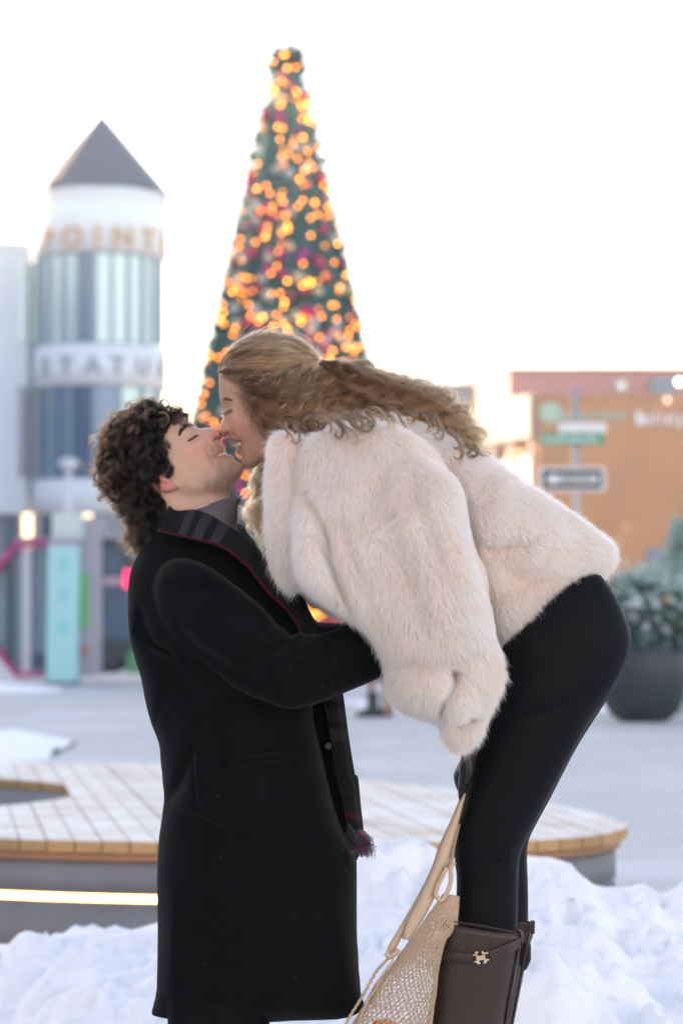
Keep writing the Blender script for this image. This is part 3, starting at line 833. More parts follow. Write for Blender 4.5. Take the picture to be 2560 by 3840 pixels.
# tall frosted fir behind the planter at the right edge
fx_, fy_ = P(2570, 0, 31)[0], 31.0
fir = empty('small_fir', (fx_, fy_, 0)); tag(fir, 'pale frosted fir tree behind the bowl planter at the right edge', 'tree')
tube('trunk', [(fx_, fy_, 0), (fx_, fy_, 2.2)], [0.06, 0.03], pm('bark', (0.09, 0.06, 0.04), 0.9), fir)
leaf_cloud('crown', [(fx_, fy_, 0.3 + 0.2 * i) for i in range(11)], [0.75 - 0.06 * i for i in range(11)], 4200, 0.2, M_frost, fir, 6, True, 0.5)

# ------------------------------------------------------------------ octagonal pavilion on the left
KY = 41.5
kx_ = lambda sx, d=0.0: P(sx, 0, KY + d)[0]
kz_ = lambda sy, d=0.0: P(0, sy, KY + d)[2]
pav = empty('octagonal_pavilion', (kx_(250), KY, 0)); tag(pav, 'eight-sided glass pavilion with magenta frame, pale teal post and green banner', 'pavilion')
M_mag = pm('magenta_frame', (0.42, 0.03, 0.17), 0.45); M_teal = pm('pale_teal_panel', (0.33, 0.66, 0.68), 0.45, var=0.1, scale=1.2)
M_kgrey = pm('grey_post', (0.34, 0.33, 0.38), 0.6); M_green = pm('green_banner', (0.10, 0.42, 0.14), 0.6); M_kd = pm('dark_frame', (0.01, 0.03, 0.045), 0.4)
M_kglass = glass_mat('sea_glass', (0.18, 0.30, 0.36), 0.15); M_kglass2 = glass_mat('deep_glass', (0.045, 0.11, 0.17), 0.15)
def poly_prism(name, pts, d0, d1, mat, parent):
    bm = bmesh.new(); a = [bm.verts.new(P(x, y, KY + d0)) for x, y in pts]
    b = [bm.verts.new((v.co.x, KY + d1, v.co.z)) for v in a]
    bm.faces.new(a); bm.faces.new(b[::-1])
    for i in range(len(a)): bm.faces.new((a[i], a[(i + 1) % len(a)], b[(i + 1) % len(a)], b[i]))
    return obj_bm(name, bm, mat, parent)
def strip(name, pts, w, mat, parent, d=0.0, dep=0.25):
    """mitred bar along a polyline of photo points"""
    q = np.array(pts, float); t = np.gradient(q, axis=0); t /= np.linalg.norm(t, axis=1, keepdims=True); n_ = np.stack([-t[:, 1], t[:, 0]], 1)
    return poly_prism(name, [tuple(x) for x in q + n_ * w / 2] + [tuple(x) for x in (q - n_ * w / 2)[::-1]], d, d + dep, mat, parent)
strip('frame', [(-120, 2260), (0, 2115), (62, 2043), (180, 2032)], 26, M_mag, pav)
strip('frame', [(-120, 2310), (0, 2452), (62, 2532), (180, 2528)], 22, M_mag, pav)
poly_prism('glass_panel', [(-110, 2280), (2, 2135), (70, 2060), (175, 2050), (175, 2515), (70, 2515), (2, 2440)], 0.3, 0.34, M_kglass, pav)
strip('mullion', [(100, 2055), (100, 2515)], 34, pm('pale_mullion', (0.55, 0.56, 0.62), 0.6), pav, 0.1, 0.15)
strip('mullion', [(36, 2095), (36, 2490)], 14, M_kd, pav, 0.1, 0.15)
poly_prism('low_panel', [(80, 2450), (170, 2450), (170, 2512), (80, 2512)], 0.2, 0.28, M_kglass2, pav)
tp_ = poly_prism('teal_post', [(182, 2045), (292, 2045), (286, 2558), (174, 2558)], -0.35, 0.15, M_teal, pav)
poly_prism('post_base', [(170, 2558), (290, 2558), (288, 2572), (172, 2572)], -0.4, 0.2, M_kd, tp_)
poly_prism('post_cap', [(184, 2020), (296, 2020), (292, 2044), (182, 2044)], -0.36, 0.16, M_kgrey, tp_)
for y_ in (2090, 2210, 2330): poly_prism('panel_square', [(222, y_), (254, y_), (254, y_ + 44), (222, y_ + 44)], -0.366, -0.352, pm('teal_square', (0.24, 0.58, 0.61), 0.5), tp_)
poly_prism('sign_box', [(196, 1925), (306, 1925), (306, 2018), (196, 2018)], -0.2, 0.2, pm('pale_sign', (0.55, 0.64, 0.62), 0.5), pav)
poly_prism('grey_post', [(296, 1940), (382, 1940), (382, 2530), (296, 2540)], 0.2, 0.9, M_kgrey, pav)
poly_prism('banner', [(302, 2150), (332, 2150), (328, 2355), (302, 2355)], 0.14, 0.19, M_green, pav)
bm = bmesh.new(); bmesh.ops.create_uvsphere(bm, u_segments=16, v_segments=10, radius=0.075, matrix=Matrix.Translation(P(318, 2437, KY + 0.12))); obj_bm('call_button', bm, pm('coral_plastic', (0.55, 0.16, 0.10), 0.5), pav, True)
poly_prism('glass_panel', [(384, 2028), (440, 2028), (520, 2140), (545, 2300), (520, 2440), (450, 2510), (384, 2510)], 0.4, 0.44, M_kglass2, pav)
strip('dark_frame', [(384, 2030), (430, 2030), (530, 2150), (560, 2300), (530, 2440), (440, 2512), (384, 2512)], 26, M_kd, pav, 0.3, 0.2)
poly_prism('cross_rail', [(388, 2163), (500, 2163), (500, 2196), (388, 2196)], 0.3, 0.38, M_kgrey, pav)
poly_prism('low_panel', [(388, 2395), (500, 2395), (500, 2508), (388, 2508)], 0.3, 0.38, M_kd, pav)
poly_prism('red_lamp', [(466, 2138), (520, 2138), (520, 2205), (466, 2205)], 0.1, 0.25, emit('red_lamp', (0.9, 0.02, 0.10), 0.7), pav)
poly_prism('green_skirt', [(480, 2440), (600, 2420), (600, 2525), (470, 2525)], -0.2, 0.05, pm('green_panel', (0.06, 0.24, 0.12), 0.6), pav)
# roof and rear ribs join the two sides
poly_prism('roof', [(60, 2030), (430, 2018), (430, 2004), (60, 2016)], 0.25, 2.6, M_kgrey, pav)
# globe street lamp behind the pavilion
ly = 62.0; lx = P(265, 0, ly)[0]
lamp = empty('globe_lamp', (lx, ly, 0)); tag(lamp, 'white mushroom-headed street lamp in front of the tower base', 'street lamp')
M_lw = pm('white_lamp_paint', (0.72, 0.70, 0.73), 0.5)
tube('pole', [(lx, ly, 0), (lx, ly, P(0, 1770, ly)[2])], [0.12, 0.09], M_lw, lamp, 12)
zt = P(0, 1735, ly)[2]
lathe('hood', [(0.0, 0.12), (0.18, 0.10), (0.27, 0.0), (0.24, -0.08), (0.14, -0.14), (0.1, -0.3), (0.0, -0.3)], M_lw, lamp, (lx, ly, zt), 24)

# ------------------------------------------------------------------ tall cone Christmas tree
CYT = 50.0; tcx = P(1077, 0, CYT)[0]
TZ1 = P(0, 190, CYT)[2]
tree = empty('christmas_tree', (tcx, CYT, 0)); tag(tree, 'tall narrow cone Christmas tree covered in amber lights and red and cream baubles', 'tree')
rr = np.random.default_rng(5)
def cone_r(z): return 0.30 + (TZ1 - z) * 0.214
M_tree = pm('fir_green', (0.065, 0.19, 0.17), 0.8, var=0.4, scale=3)
lathe('core', [(0.05, TZ1 - 0.2), (cone_r(TZ1 - 0.3) - 0.10, TZ1 - 0.25), (cone_r(1.2) - 0.25, 1.2), (0.3, 1.1)], M_tree, tree, (tcx, CYT, 0), 32)
n = 30000
hz = TZ1 - (TZ1 - 1.1) * np.sqrt(rr.random(n)); hz[:700] = rr.uniform(TZ1 - 0.45, TZ1 - 0.02, 700)
an = rr.uniform(0, 2 * np.pi, n); rad = cone_r(hz) - rr.uniform(0, 0.22, n) ** 1 - 0.08
p = np.stack([tcx + rad * np.cos(an), CYT + rad * np.sin(an), hz], 1)
o_ = np.stack([np.cos(an), np.sin(an), rr.normal(0.1, 0.5, n)], 1) + rr.normal(0, 0.55, (n, 3)); o_ /= np.linalg.norm(o_, axis=1, keepdims=True)
b_ = np.cross(o_, rr.normal(0, 1, (n, 3))); b_ /= np.linalg.norm(b_, axis=1, keepdims=True)
L = rr.uniform(0.10, 0.30, n)[:, None]
V = np.stack([p, p + o_ * L * .5 + b_ * .035, p + o_ * L, p + o_ * L * .5 - b_ * .035], 1).reshape(-1, 3)
tag(link('foliage', mesh_np('foliage', V, np.arange(4 * n).reshape(n, 4)), M_tree, tree), kind='stuff')
bulbs = [ico(0.034), ico(0.034), ico(0.034)]
for m_, s_ in zip(bulbs, (4.6, 2.6, 1.4)): m_.materials.append(emit('amber_bulb', (1.0, 0.30, 0.03), s_))
def on_cone(z, a, out): 
    r_ = cone_r(z) + out; return (tcx + r_ * math.cos(a), CYT + r_ * math.sin(a), z)
vis = lambda: math.pi + math.acos(rr.uniform(-0.98, 0.98))
for i_ in range(300):
    z_ = TZ1 - 0.15 - (TZ1 - 3.6) * math.sqrt(rr.random()) if i_ > 24 else rr.uniform(TZ1 - 1.6, TZ1 - 0.15)
    o = link('light_bulb', bulbs[[0, 1, 1, 2][i_ % 4]], None, tree); o.location = on_cone(z_, vis(), 0.04); o.matrix_parent_inverse = parent_world(tree).inverted()
V = []; F = []
im = ico(0.034); iv = np.array([v.co[:] for v in im.vertices]); iF = np.array([list(q.vertices) for q in im.polygons])
for i_ in range(520):
    z_ = (TZ1 - 0.2 - (TZ1 - 1.3) * math.sqrt(rr.random())) if (i_ < 240 or i_ >= 420) else rr.uniform(1.1, 1.7)
    a_ = rr.uniform(0.3, math.pi - 0.3) if i_ < 240 else vis()
    V.append(iv + np.array(on_cone(z_, a_, 0.03))); F.append(iF + len(iv) * i_)
tag(link('light_bulbs', mesh_np('light_bulbs', np.vstack(V), np.vstack(F)), bulbs[1].materials[0], tree), kind='stuff')
bmats = [pm('crimson_bauble', (0.55, 0.05, 0.12), 0.4), pm('cream_bauble', (0.60, 0.50, 0.32), 0.4), pm('white_bauble', (0.46, 0.47, 0.45), 0.4), pm('plum_bauble', (0.40, 0.04, 0.17), 0.4)]
bms = [ico(0.11, 2) for _ in bmats]
for m_, q in zip(bms, bmats): m_.materials.append(q)
rr = np.random.default_rng(23)
for i_ in range(270):
    z_ = TZ1 - 0.1 - (TZ1 - 2.5) * math.sqrt(rr.random()) if i_ > 3 else rr.uniform(TZ1 - 1.2, TZ1 - 0.35)
    o = link('bauble', bms[[0, 1, 0, 3, 2][i_ % 5]], None, tree); o.location = on_cone(z_, vis(), -0.02); o.matrix_parent_inverse = parent_world(tree).inverted()
    s_ = rr.uniform(0.75, 1.2); o.scale = (s_, s_, s_)
lathe('stand', [(0.0, 1.08), (2.5, 1.08), (2.75, 1.0), (2.75, 0.0), (0, 0)], pm('red_stand', (0.42, 0.03, 0.035), 0.55), tree, (tcx, CYT, 0), 48, False)

# ------------------------------------------------------------------ passer-by behind the couple
BY = 29.5; bx = P(1418, 0, BY)[0]
by = empty('person', (bx, BY, 0)); tag(by, 'passer-by in plum coat and black boots half hidden behind the couple', 'person')
def skinned(name, pts, edges, rads, mat, parent, sub=1):
    me = bpy.data.meshes.new(name); me.from_pydata(pts, edges, []); o = link(name, me, mat, parent)
    md = o.modifiers.new('skin', 'SKIN'); 
    for v, r_ in zip(me.skin_vertices[0].data, rads): v.radius = r_ if isinstance(r_, tuple) else (r_, r_)
    me.skin_vertices[0].data[0].use_root = True
    o.modifiers.new('sub', 'SUBSURF').levels = sub; o.modifiers['sub'].render_levels = 2
    return o
J = [(0, 0, 0.92), (0, 0, 1.15), (0, 0, 1.36), (0, 0, 1.46), (0, 0, 1.56), (0, 0, 1.68), (-0.09, 0, 0.88), (-0.09, 0, 0.48), (-0.10, 0, 0.08), (0.09, 0, 0.88), (0.09, 0, 0.48), (0.10, 0, 0.08), (-0.19, 0, 1.34), (-0.24, 0, 1.08), (-0.22, -0.06, 0.86), (0.19, 0, 1.34), (0.24, 0, 1.08), (0.22, -0.06, 0.86), (-0.11, -0.08, 0.06), (0.09, -0.08, 0.06)]
J = [(bx + x, BY + y, z) for x, y, z in J]
E_ = [(0, 1), (1, 2), (2, 3), (3, 4), (4, 5), (0, 6), (6, 7), (7, 8), (0, 9), (9, 10), (10, 11), (2, 12), (12, 13), (13, 14), (2, 15), (15, 16), (16, 17), (8, 18), (11, 19)]
R_ = [0.14, 0.13, 0.14, 0.055, 0.085, 0.07, 0.085, 0.055, 0.042, 0.085, 0.055, 0.042, 0.06, 0.045, 0.035, 0.06, 0.045, 0.035, 0.035, 0.035]
skinned('body', J, E_, R_, pm('passer_skin', (0.52, 0.33, 0.25), 0.6), by)
lathe('coat', [(0.0, 1.46), (0.07, 1.46), (0.2, 1.38), (0.24, 1.2), (0.23, 1.0), (0.27, 0.6), (0.28, 0.44), (0.25, 0.44), (0.0, 0.5)], pm('plum_coat', (0.14, 0.06, 0.14), 0.85), by, (bx, BY, 0), 24)
for s_ in (-1, 1):
    tube('coat_sleeve', [(bx + s_ * 0.19, BY, 1.36), (bx + s_ * 0.27, BY, 1.08), (bx + s_ * 0.24, BY - 0.06, 0.9)], [0.075, 0.065, 0.055], bpy.data.materials['plum_coat'], by, 10)
    fx2 = bx + s_ * 0.09
    sh = np.array([(0.07, 0.0), (0.075, 0.3), (-0.05, 0.3), (-0.06, 0.12), (-0.15, 0.07), (-0.19, 0.0)]) + np.array([fx2, 0])
    gq = Grid(bounds(sh), 0.008)
    o, _, _ = solid('boot', gq, [Piece(gq, sh, wmax=0.05, p=0.4)], M_bowl, by, 0.005, 2); o.location.y += BY - Y0 + s_ * 0.08
lathe('hair', [(0.0, 1.80), (0.07, 1.79), (0.105, 1.72), (0.11, 1.62), (0.09, 1.52), (0.06, 1.5)], pm('passer_hair', (0.06, 0.04, 0.03), 0.7), by, (bx, BY + 0.015, 0), 20)
# ================================================================== the couple
def skin_mat(name, ctrl):
    m, n, l, b = new_mat(name)
    at = n.new('ShaderNodeAttribute'); at.attribute_name = 'Col'
    tc = n.new('ShaderNodeTexCoord')
    nz = n.new('ShaderNodeTexNoise'); nz.inputs['Scale'].default_value = 55; nz.inputs['Detail'].default_value = 5
    l.new(tc.outputs['Object'], nz.inputs['Vector'])
    mx = n.new('ShaderNodeMix'); mx.data_type = 'RGBA'; mx.blend_type = 'MULTIPLY'; mx.inputs['Factor'].default_value = 1
    cr = n.new('ShaderNodeMapRange'); cr.inputs['To Min'].default_value = 0.84; cr.inputs['To Max'].default_value = 1.12
    l.new(nz.outputs['Fac'], cr.inputs['Value']); l.new(cr.outputs['Result'], mx.inputs['B']); l.new(at.outputs['Color'], mx.inputs['A'])
    l.new(mx.outputs['Result'], b.inputs['Base Color'])
    b.inputs['Roughness'].default_value = 0.48; b.inputs['Specular IOR Level'].default_value = 0.35
    b.inputs['Subsurface Weight'].default_value = 0.22; b.inputs['Subsurface Radius'].default_value = (1.0, 0.35, 0.2)
    b.inputs['Subsurface Scale'].default_value = 0.004
    n2 = n.new('ShaderNodeTexNoise'); n2.inputs['Scale'].default_value = 420; l.new(tc.outputs['Object'], n2.inputs['Vector'])
    bp = n.new('ShaderNodeBump'); bp.inputs['Strength'].default_value = 0.25; bp.inputs['Distance'].default_value = 0.002
    l.new(n2.outputs['Fac'], bp.inputs['Height']); l.new(bp.outputs['Normal'], b.inputs['Normal'])
    return m

def hair_mat(name, root, tip, rough=0.35, var=0.25, attr=False, ior=1.45):
    m = bpy.data.materials.new(name); m.use_nodes = True
    n = m.node_tree.nodes; l = m.node_tree.links
    n.remove(n['Principled BSDF'])
    h = n.new('ShaderNodeBsdfHairPrincipled'); h.model = 'CHIANG'; h.parametrization = 'COLOR'
    h.inputs['Roughness'].default_value = rough; h.inputs['Radial Roughness'].default_value = 0.5
    h.inputs['IOR'].default_value = ior
    hi = n.new('ShaderNodeHairInfo')
    mx = n.new('ShaderNodeMix'); mx.data_type = 'RGBA'
    mx.inputs['A'].default_value = (*root, 1); mx.inputs['B'].default_value = (*tip, 1)
    l.new(hi.outputs['Intercept'], mx.inputs['Factor'])
    out = mx.outputs['Result']
    if attr:
        at = n.new('ShaderNodeAttribute'); at.attribute_name = 'Col'
        m2 = n.new('ShaderNodeMix'); m2.data_type = 'RGBA'; m2.blend_type = 'MULTIPLY'; m2.inputs['Factor'].default_value = 1
        l.new(out, m2.inputs['A']); l.new(at.outputs['Color'], m2.inputs['B']); out = m2.outputs['Result']
    hs = n.new('ShaderNodeHueSaturation')
    mr = n.new('ShaderNodeMapRange'); mr.inputs['To Min'].default_value = 1 - var; mr.inputs['To Max'].default_value = 1 + var
    l.new(hi.outputs['Random'], mr.inputs['Value']); l.new(mr.outputs['Result'], hs.inputs['Value'])
    l.new(out, hs.inputs['Color']); l.new(hs.outputs['Color'], h.inputs['Color'])
    l.new(h.outputs[0], n['Material Output'].inputs['Surface'])
    return m

def wool_mat(name, col, sheen=0.25, twill=True, bscale=900):
    m, n, l, b = new_mat(name)
    tc = n.new('ShaderNodeTexCoord')
    nz = n.new('ShaderNodeTexNoise'); nz.inputs['Scale'].default_value = bscale; nz.inputs['Detail'].default_value = 3
    n2 = n.new('ShaderNodeTexNoise'); n2.inputs['Scale'].default_value = 9; n2.inputs['Detail'].default_value = 5
    l.new(tc.outputs['Object'], nz.inputs['Vector']); l.new(tc.outputs['Object'], n2.inputs['Vector'])
    ad = n.new('ShaderNodeMath'); ad.operation = 'ADD'; l.new(nz.outputs['Fac'], ad.inputs[0]); l.new(n2.outputs['Fac'], ad.inputs[1])
    mr = n.new('ShaderNodeMapRange'); mr.inputs['From Min'].default_value = 0.6; mr.inputs['From Max'].default_value = 1.4
    mr.inputs['To Min'].default_value = 0.7; mr.inputs['To Max'].default_value = 1.35; l.new(ad.outputs[0], mr.inputs['Value'])
    mx = n.new('ShaderNodeMix'); mx.data_type = 'RGBA'; mx.blend_type = 'MULTIPLY'; mx.inputs['Factor'].default_value = 1
    mx.inputs['A'].default_value = (*col, 1); l.new(mr.outputs['Result'], mx.inputs['B']); l.new(mx.outputs['Result'], b.inputs['Base Color'])
    b.inputs['Roughness'].default_value = 0.9; b.inputs['Specular IOR Level'].default_value = 0.08
    b.inputs['Sheen Weight'].default_value = sheen; b.inputs['Sheen Roughness'].default_value = 0.35
    bp = n.new('ShaderNodeBump'); bp.inputs['Strength'].default_value = 0.35; bp.inputs['Distance'].default_value = 0.002
    l.new(nz.outputs['Fac'], bp.inputs['Height']); l.new(bp.outputs['Normal'], b.inputs['Normal'])
    return m

M_coat = wool_mat('black_wool', (0.0024, 0.0032, 0.0036), 0.05)
M_lining = wool_mat('black_lining', (0.003, 0.003, 0.0035), 0.0)
M_knit = wool_mat('charcoal_knit', (0.12, 0.115, 0.125), 0.08, bscale=500)
M_trouser = wool_mat('black_trouser', (0.004, 0.004, 0.005), 0.01)

Z2 = lambda pts: zoom(pts, 640, 1400, 3.136)       # close view of the two faces
Z3 = lambda pts: zoom(pts, 340, 1440, 3.0154)      # his hair and ear
Z4 = lambda pts: zoom(pts, 960, 1500, 1.0889)      # jacket
Z5 = lambda pts: zoom(pts, 440, 1860, 1.4792)      # his upper body
Z6 = lambda pts: zoom(pts, 540, 2800, 1.7422)      # coat skirt
Z7 = lambda pts: zoom(pts, 1280, 2700, 1.225)      # legs, bag

def limb_body(spec):
    """coarse skinned figure under the clothes: list of (a, b, ra, rb) capsules -> verts, quads"""
    V = []; F = []
    for a, b, ra, rb in spec:
        a = np.array(a); b = np.array(b)
        t = np.linspace(0, 1, 7)[:, None]
        v, f = tube_arrays(a + (b - a) * t, ra + (rb - ra) * t[:, 0], 12)
        o = len(V); V += list(v); F += [tuple(i + o for i in q) for q in f]
    return np.array(V), np.array(F)

def add_to_mesh(name, V, Q, V2, Q2, C):
    return np.vstack([V, V2]), np.vstack([Q, Q2 + len(V)])

# ------------------------------------------------------------------ the man's head
man_face = Z2([(285, 612), (330, 645), (365, 645), (400, 641), (460, 640), (520, 648), (560, 661), (588, 686), (602, 716), (604, 746), (598, 772),
     (592, 797), (592, 815), (608, 836), (633, 855), (647, 878), (641, 902), (652, 928), (662, 950), (680, 960), (700, 958), (735, 974), (748, 1000),
     (762, 1027), (792, 1046), (832, 1060), (860, 1085), (868, 1115), (852, 1160), (828, 1203), (792, 1245), (760, 1292), (730, 1342),
     (710, 1392), (698, 1440), (694, 1500)])
man_rest = [(858, 1940), (850, 2010), (800, 2070), (700, 2080), (600, 2070), (555, 2030), (538, 1960), (528, 1892), (502, 1853), (470, 1826), (444, 1794),
            (425, 1725), (434, 1654), (463, 1605), (532, 1557), (619, 1550), (671, 1566), (705, 1580)]
mh = XZ(man_face + man_rest, Y0)
ear_c = XZ(Z3([(640, 1060), (690, 1015), (800, 1035), (900, 1085), (955, 1118), (1000, 1148), (1005, 1172), (970, 1195), (920, 1218), (850, 1230), (785, 1220), (715, 1170), (650, 1110)]), Y0 - 0.07)
g = Grid(bounds(mh, ear_c), 0.0016)
pc = Piece(g, mh, wmax=0.077, p=0.46)
f2 = lambda pts, d=0.05: XZ(Z2(pts), Y0 - d)
one = lambda x, y, d=0.05: XZ(Z2([(x, y)]), Y0 - d)[0]
MM = 0.001
# brow, socket, eyeball, lid
pc.stroke(f2([(95, 760), (150, 660), (240, 610), (300, 620)]), 8 * MM, 3.0 * MM)
pc.bump(one(255, 745), 9 * MM, -5.5 * MM, ang=0.65, asp=1.5)
pc.bump(one(228, 738), 7.5 * MM, 4.5 * MM, ang=0.65, asp=1.15)
pc.stroke(f2([(196, 800), (240, 770), (298, 722)]), 1.4 * MM, -1.6 * MM)
pc.stroke(f2([(165, 735), (205, 700), (255, 690)]), 1.5 * MM, -1.2 * MM)
pc.stroke(f2([(215, 830), (260, 800), (310, 750)]), 3.0 * MM, -1.2 * MM)
# nose side, wing, nostril
pc.stroke(f2([(320, 700), (390, 730), (440, 745)]), 8 * MM, -3.5 * MM)
pc.bump(one(480, 765), 7.5 * MM, 4.2 * MM)
pc.stroke(f2([(428, 735), (424, 785), (450, 825), (505, 838)]), 2.4 * MM, -2.6 * MM)
pc.stroke(f2([(512, 793), (545, 768), (588, 752)], 0.02), 2.6 * MM, -9 * MM)
pc.bump(one(560, 705, 0.02), 7 * MM, 2.2 * MM)
# cheek, nasolabial line
pc.bump(one(330, 930), 22 * MM, 4.0 * MM)
pc.bump(one(150, 850), 20 * MM, 3.0 * MM)
pc.stroke(f2([(432, 840), (440, 920), (470, 1000), (505, 1060), (515, 1100)]), 3.2 * MM, -2.6 * MM)
pc.bump(one(420, 960), 9 * MM, 2.2 * MM)
# mouth
mouth = f2([(524, 1000), (556, 958), (600, 922), (646, 898), (690, 930), (668, 958), (640, 968), (600, 985), (560, 1002)], 0.03)
pc.stroke(f2([(530, 972), (580, 922), (645, 874)], 0.03), 3.2 * MM, 2.8 * MM)
pc.stroke(f2([(545, 1022), (620, 1002), (690, 978), (730, 976)], 0.03), 3.8 * MM, 3.0 * MM)
msd = sdf_poly(mouth, g.U, g.V)
pc.D -= 4.5 * MM * np.clip(msd / (2 * MM) + 0.5, 0, 1)
teeth = f2([(532, 994), (562, 957), (604, 926), (650, 905), (672, 945), (640, 962), (600, 972), (556, 990)], 0.03)
tsd = sdf_poly(teeth, g.U, g.V)
pc.D += 2.6 * MM * np.clip(tsd / (2 * MM) + 0.5, 0, 1)
pc.bump(one(516, 1006, 0.03), 4 * MM, -2.5 * MM)
pc.stroke(f2([(560, 1060), (660, 1040), (760, 1025)], 0.03), 6 * MM, -2.2 * MM)
pc.bump(one(800, 1110, 0.03), 14 * MM, 3.5 * MM)
# jaw and neck
pc.stroke(f2([(760, 1320), (560, 1400), (330, 1450), (120, 1440)]), 17 * MM, -9 * MM, taper=False)
pc.stroke(f2([(800, 1210), (600, 1310), (330, 1370), (150, 1340)]), 13 * MM, 3.5 * MM)
ear = Piece(g, ear_c, wmax=0.0085, p=0.4)
ear.stroke(XZ(Z3([(700, 1090), (800, 1130), (900, 1125)]), Y0 - 0.07), 4 * MM, -5 * MM)
ear.stroke(XZ(Z3([(690, 1045), (820, 1075), (940, 1125)]), Y0 - 0.07), 2.5 * MM, 1.5 * MM)
ear.stroke(XZ(Z3([(730, 1170), (800, 1205), (900, 1200), (980, 1170)]), Y0 - 0.07), 3 * MM, 2.0 * MM)
ear.yc = -(pc.W + pc.D) - 0.003
ear2 = Piece(g, ear_c, wmax=0.0085, p=0.4); ear2.yc = (pc.W + pc.D) + 0.003
# colours
def paint(col, mask, c):
    m = np.clip(mask, 0, 1)[..., None]
    return col * (1 - m) + np.array(c) * m
def gz(c, sig, ang=0.0, asp=1.0):
    dx = g.U - c[0]; dz = g.V - c[1]
    a = dx * math.cos(ang) + dz * math.sin(ang); b = -dx * math.sin(ang) + dz * math.cos(ang)
    return np.exp(-0.5 * ((a / (sig * asp)) ** 2 + (b / sig) ** 2))
def st(line, sig):
    d, t = dist_line(catmull(line, 6) if len(line) > 2 else line, g.U, g.V); return np.exp(-(d / sig) ** 2)
col = np.ones(g.U.shape + (3,)) * np.array((0.53, 0.345, 0.262))
col = paint(col, 0.75 * gz(one(540, 720, 0.02), 9 * MM), (0.60, 0.24, 0.18))
col = paint(col, 0.5 * gz(one(480, 780, 0.02), 8 * MM), (0.60, 0.25, 0.19))
col = paint(col, 0.6 * gz(one(330, 900), 20 * MM), (0.60, 0.26, 0.20))
st_mask = in_poly(f2([(430, 880), (600, 830), (660, 860), (530, 985), (530, 1060), (640, 1060), (760, 1030), (880, 1060), (880, 1180), (700, 1420), (560, 1440), (400, 1360), (330, 1300), (560, 1230), (560, 1150), (470, 1020)]), g.U, g.V).astype(float)
st_mask = blur(st_mask, 14)
spk = rng.random(g.U.shape)
col = paint(col, st_mask * (0.26 + 0.42 * (spk > 0.66)), (0.17, 0.115, 0.09))
col = paint(col, 0.85 * st(f2([(530, 972), (580, 922), (645, 878)], 0.03), 3.0 * MM), (0.45, 0.17, 0.15))
col = paint(col, 0.8 * st(f2([(548, 1020), (620, 1000), (690, 976), (732, 978)], 0.03), 3.4 * MM), (0.48, 0.20, 0.17))
col = paint(col, 0.9 * np.clip(msd / MM, 0, 1), (0.06, 0.02, 0.02))
col = paint(col, np.clip(tsd / MM, 0, 1), (0.72, 0.66, 0.55))
for k_ in ((566, 963, 580, 985), (600, 932, 615, 978), (632, 915, 645, 964)):
    col = paint(col, 0.7 * st(f2([(k_[0], k_[1]), (k_[2], k_[3])], 0.03), 0.9 * MM), (0.20, 0.12, 0.10))
col = paint(col, 0.6 * st(f2([(205, 793), (240, 769), (292, 726)]), 1.3 * MM), (0.03, 0.018, 0.014))
col = paint(col, 0.7 * st(f2([(520, 788), (548, 768), (582, 756)], 0.02), 2.2 * MM), (0.10, 0.03, 0.025))
esd = sdf_poly(ear_c, g.U, g.V)
col = paint(col, 0.8 * np.clip(esd / (3 * MM), 0, 1), (0.60, 0.21, 0.17))
man_scalp = XZ(Z3([(1120, 340), (1050, 335), (950, 410), (870, 520), (835, 660), (885, 750), (905, 860), (975, 950), (930, 1020), (800, 1040), (680, 1080), (720, 1180), (800, 1240), (860, 1330), (860, 1460), (700, 1700),
     (300, 1600), (0, 1200), (0, 500), (400, 150), (900, 150), (1150, 330)]), Y0 - 0.05)
scsd = sdf_poly(man_scalp, g.U, g.V)
col = paint(col, np.clip(scsd / (6 * MM) + 0.2, 0, 1) * (esd < 0), (0.018, 0.011, 0.008))
M_skin_m = skin_mat('skin_man', None); M_skin_w = skin_mat('skin_woman', None)
man = empty('person', (P(930, 2263, Y0)[0], Y0, 0))
mX = man.location.x
head_o, mV, mQ = solid('body', g, [pc, ear, ear2], M_skin_m, man, 0.003, 2, col)
man_g, man_pc = g, pc
# hidden body under the clothes, continuous with the neck
gm = P(760, 1990, Y0); 
bV, bQ = limb_body([((gm[0], Y0, gm[2]), (mX - 0.02, Y0, 1.25), 0.055, 0.12), ((mX - 0.02, Y0, 1.28), (mX, Y0, 0.92), 0.13, 0.12),
    ((mX - 0.04, Y0 - 0.085, 0.95), (mX - 0.04, Y0 - 0.085, 0.5), 0.06, 0.05), ((mX - 0.04, Y0 - 0.085, 0.5), (mX - 0.06, Y0 - 0.085, 0.06), 0.045, 0.04),
    ((mX - 0.04, Y0 + 0.085, 0.95), (mX - 0.04, Y0 + 0.085, 0.5), 0.06, 0.05), ((mX - 0.04, Y0 + 0.085, 0.5), (mX - 0.06, Y0 + 0.085, 0.06), 0.045, 0.04)])
def extend_body(o, bV, bQ, c):
    me = o.data; bm = bmesh.new(); bm.from_mesh(me)
    lay = bm.verts.layers.float_color['Col']
    vs_ = [bm.verts.new(v) for v in bV]
    for v in vs_: v[lay] = (*c, 1)
    for q in bQ:
        f = bm.faces.new([vs_[i] for i in q]); f.smooth = True
    bm.to_mesh(me); bm.free()
extend_body(head_o, bV, bQ, (0.56, 0.345, 0.245))

